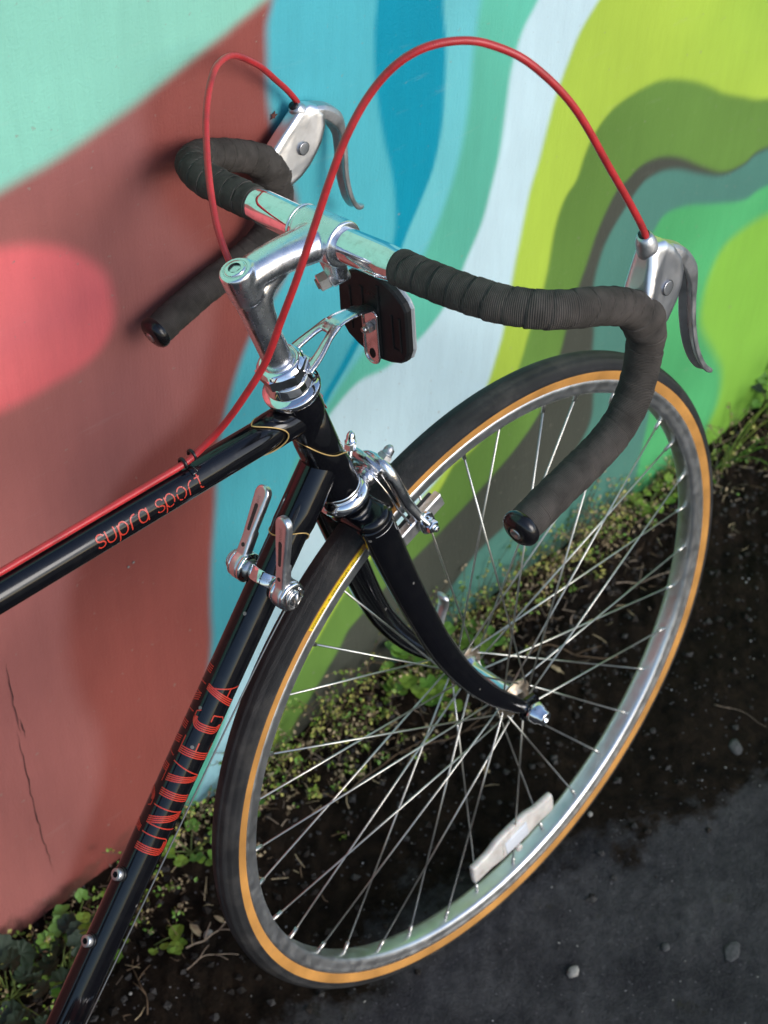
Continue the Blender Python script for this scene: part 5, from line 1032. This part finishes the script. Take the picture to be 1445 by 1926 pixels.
creeping(95, 23, (.68, 1.3), lambda rg, x: -rg.uniform(.005, .06), lambda rg, x, y: rg.uniform(.02, .09), 14, [.35, .25, .25, .15], 'verge_weed', 'mixed weeds along the wall foot beyond the wheel')
creeping(170, 24, (-.60, -.24), lambda rg, x: -abs(rg.normal(0, .05)) - .01, lambda rg, x, y: rg.uniform(.01, .035), 10, [.2, .2, .3, .3], 'verge_weed', 'low weeds and dead stalks under the red board')
def litter(n, seed, xf, name, label):
    rg = np.random.default_rng(seed); g = G()
    for k in range(n):
        x, y = xf(rg); a = rg.uniform(0, 6.28); L_ = rg.uniform(.004, .022); w_ = rg.uniform(.0003, .0007); c = np.array([x, y, gz(x, y) + rg.uniform(.001, .005)]); d = np.array([math.cos(a), math.sin(a), rg.normal(0, .15)]) * L_; e = c + d; m_ = (c + e) / 2 + [rg.normal(0, .002), rg.normal(0, .002), .001]; p = np.array([-math.sin(a), math.cos(a), .3]) * w_
        g.add([c - p, c + p, m_ + p, m_ - p, e + p * .5, e - p * .5], [(0, 1, 2, 3), (3, 2, 4, 5)], int(rg.integers(3)))
    o = build(name, g, ['twig', 'leaf_dry', 'stem'], None, smooth=False, fix=False); tag(o, label, None, None, 'stuff')
litter(900, 41, lambda r: (r.uniform(-.55, 1.2), -abs(r.normal(0, .065)) - .004), 'dry_litter', 'dead straw and stalk bits littering the wall foot')
# grit, clods
def specks(n, seed, mats, xf, sz, name, label, flat=.6):
    rg = np.random.default_rng(seed); g = G(); base = np.array([(1, 0, 0), (-1, 0, 0), (0, 1, 0), (0, -1, 0), (0, 0, 1), (0, 0, -1.)]); F = [(0, 2, 4), (2, 1, 4), (1, 3, 4), (3, 0, 4), (2, 0, 5), (1, 2, 5), (3, 1, 5), (0, 3, 5)]
    for k in range(n):
        x, y = xf(rg); r = sz(rg); Q = base * (r * rg.uniform(.6, 1.3, (6, 1))) @ rot(rg.normal(0, 1, 3), rg.uniform(0, 3)).T; Q[:, 2] *= flat; g.add(Q + [x, y, gz(x, y) + r * .2], F, int(rg.integers(len(mats))))
    o = build(name, g, mats, None, smooth=False, fix=False); tag(o, label, None, None, 'stuff'); return o
M['soil_clod'] = mat('soil_clod', (.011, .0075, .005), .95, var=.5, vscale=150)
specks(1500, 31, ['soil_clod', 'grit_dark', 'soil_clod'], lambda r: (r.uniform(-.7, 1.2), -abs(r.normal(0, .14)) - .004), lambda r: r.uniform(.0015, .0065), 'soil_clods', 'dark crumbs of soil near the wall foot')
specks(900, 32, ['grit_light', 'stone', 'grit_dark'], lambda r: (r.uniform(-.6, .9), -r.uniform(.03, .75)), lambda r: .0005 + .0016 * r.random() ** 3, 'pale_grit', 'pale grit scattered over the soil and asphalt')
# single stones one can point at
def stone(x, y, r, h, label, m='stone', seed=0, el=1.3, az=0):
    rg = np.random.default_rng(seed); g = G(); n = 9; V = []; ks = (-.9, -.4, .15, .6, .8); 
    for k in ks: rr = math.sqrt(max(.05, 1 - k * k)); V += [(r * el * rr * math.cos(t_) * (1 + .13 * math.sin(2 * t_ + seed) + rg.normal(0, .11)), r * rr * math.sin(t_) * (1 + rg.normal(0, .11)), h * k) for t_ in np.linspace(0, 2 * np.pi, n, endpoint=False)]
    V = np.array(V) @ rot([0, 0, 1], az).T + [x, y, gz(x, y) + h * .35]; g.add(V, [(i * n + j, i * n + (j + 1) % n, (i + 1) * n + (j + 1) % n, (i + 1) * n + j) for i in range(len(ks) - 1) for j in range(n)] + [tuple(range(n))[::-1], tuple((len(ks) - 1) * n + j for j in range(n))])
    tag(build('stone', g, m), label, 'stone', 'loose stones on the ground')
stone(.004, -0.427, .0060, .005, 'pale pebble on the asphalt below the wheel, near the bottom edge', seed=1)
M['stone_flat'] = mat('worn_grey_stone', (.055, .055, .055), .9, var=.4, vscale=200)
stone(.152, -0.526, .0085, .0008, 'flat oval grey stone set in the asphalt at bottom right', 'stone_flat', seed=2, el=1.6, az=.4)
stone(.373, -0.355, .008, .0016, 'grey stone in the soil at the right edge beyond the wheel', 'stone_flat', seed=3, el=1.5, az=1.0)
stone(.150, -0.285, .0035, .003, 'small whitish pebble right of the tyre, nearest the rim reflector', 'stone', seed=4)
stone(.170, -0.303, .0032, .003, 'small whitish pebble next to two others, farthest from the tyre', 'stone', seed=5)
stone(.100, -0.475, .0045, .003, 'small bluish pebble on asphalt in the lower right quarter', 'stone_flat', seed=6)
stone(-.255, -0.130, .0045, .0035, 'pale chip of stone between down tube and tyre near the bottom', 'stone', seed=7)
def twig(x, y, L_, az, label, r=.0008, seed=0, m='twig', lift=.004, fork_=True):
    rg = np.random.default_rng(seed); k = 7; P = [np.array([x, y, gz(x, y) + lift])]; a = az
    for i in range(k): a += rg.normal(0, .22); q = P[-1] + [L_ / k * math.cos(a), L_ / k * math.sin(a), 0]; q[2] = gz(q[0], q[1]) + lift * (.6 + rg.random()); P.append(q)
    root = None; g = G(); tube(g, spline(P, 4), np.linspace(r, r * .55, k * 4 + 1), 6)
    if fork_:
        for j in (2, 4): b0 = P[j]; a2 = az + (.8 if j == 2 else -.7); e0 = b0 + [L_ * .28 * math.cos(a2), L_ * .28 * math.sin(a2), .004]; tube(g, spline([b0, (b0 + e0) / 2 + [0, 0, .002], e0], 4), np.linspace(r * .7, r * .4, 9), 5)
    tag(build('twig', g, m), label, 'twig', 'dry twigs on the ground')
twig(-.235, -.155, .10, -1.35, 'reddish forked stalk on dark soil below the tyre left side', .0009, 1, 'stem')
twig(-.285, -.130, .075, -.25, 'pale dry twig lying right of the down tube near the bottom', .0011, 2)
twig(-.300, -.150, .060, -.55, 'thin pale twig just below another beside the down tube', .0008, 3)
twig(.40, -.30, .07, -.95, 'thin straw lying on the soil at the far right of the wheel', .0004, 4, fork_=False)
twig(.125, -.300, .05, 2.7, 'short straw on asphalt touching the tyre on its right', .0006, 5, fork_=False)
twig(.06, -.115, .16, .25, 'long bent dead stalk behind the lower spokes', .0009, 6, 'stem')
twig(-.02, -.095, .14, .1, 'brown dead stalk behind the left spokes under the weeds', .0009, 7, 'stem')
twig(.28, -.09, .13, .3, 'brown dead stalk behind the spokes right of the hub', .0009, 8, 'stem')
twig(.47, -.08, .12, -.2, 'dry stalk behind the right side of the rim', .0009, 9, 'twig')
twig(.78, -.085, .16, .05, 'dry stalk on the soil beyond the tyre at right', .0010, 10, 'twig')
twig(.70, -.06, .14, .5, 'dry stalk by the wall foot beyond the tyre', .0009, 11, 'twig')
twig(-.36, -.16, .07, .9, 'short dead stalk under the dark leafy weed', .0008, 12, 'stem')
def dead_leaf(x, y, r, label, seed, m='leaf_dry'):
    rg = np.random.default_rng(seed); g = G(); n = 14; th = np.linspace(0, 2 * np.pi, n, endpoint=False); V = [(0, 0, .002)] + [(r * 1.7 * math.cos(t_) * (1 + rg.normal(0, .12)), r * .62 * math.sin(t_) * abs(math.sin(t_)) ** .4 * (1 + rg.normal(0, .15)), .001 + r * .5 * abs(math.sin(t_)) + rg.normal(0, r * .14)) for t_ in th]
    V = np.array(V) @ rot([0, 0, 1], rg.uniform(0, 6)).T + [x, y, gz(x, y) + .001]; g.add(V, [(0, 1 + j, 1 + (j + 1) % n) for j in range(n)]); tag(build('dead_leaf', g, m), label, 'leaf', 'dead leaves on the soil')
dead_leaf(-.262, -.118, .0065, 'curled brown dead leaf on the soil between down tube and tyre', 1)
dead_leaf(-.235, -.125, .0045, 'smaller tan dead leaf beside the curled brown one', 2)
dead_leaf(.30, -.13, .006, 'tan dead leaf on the dark soil behind the right spokes', 3)
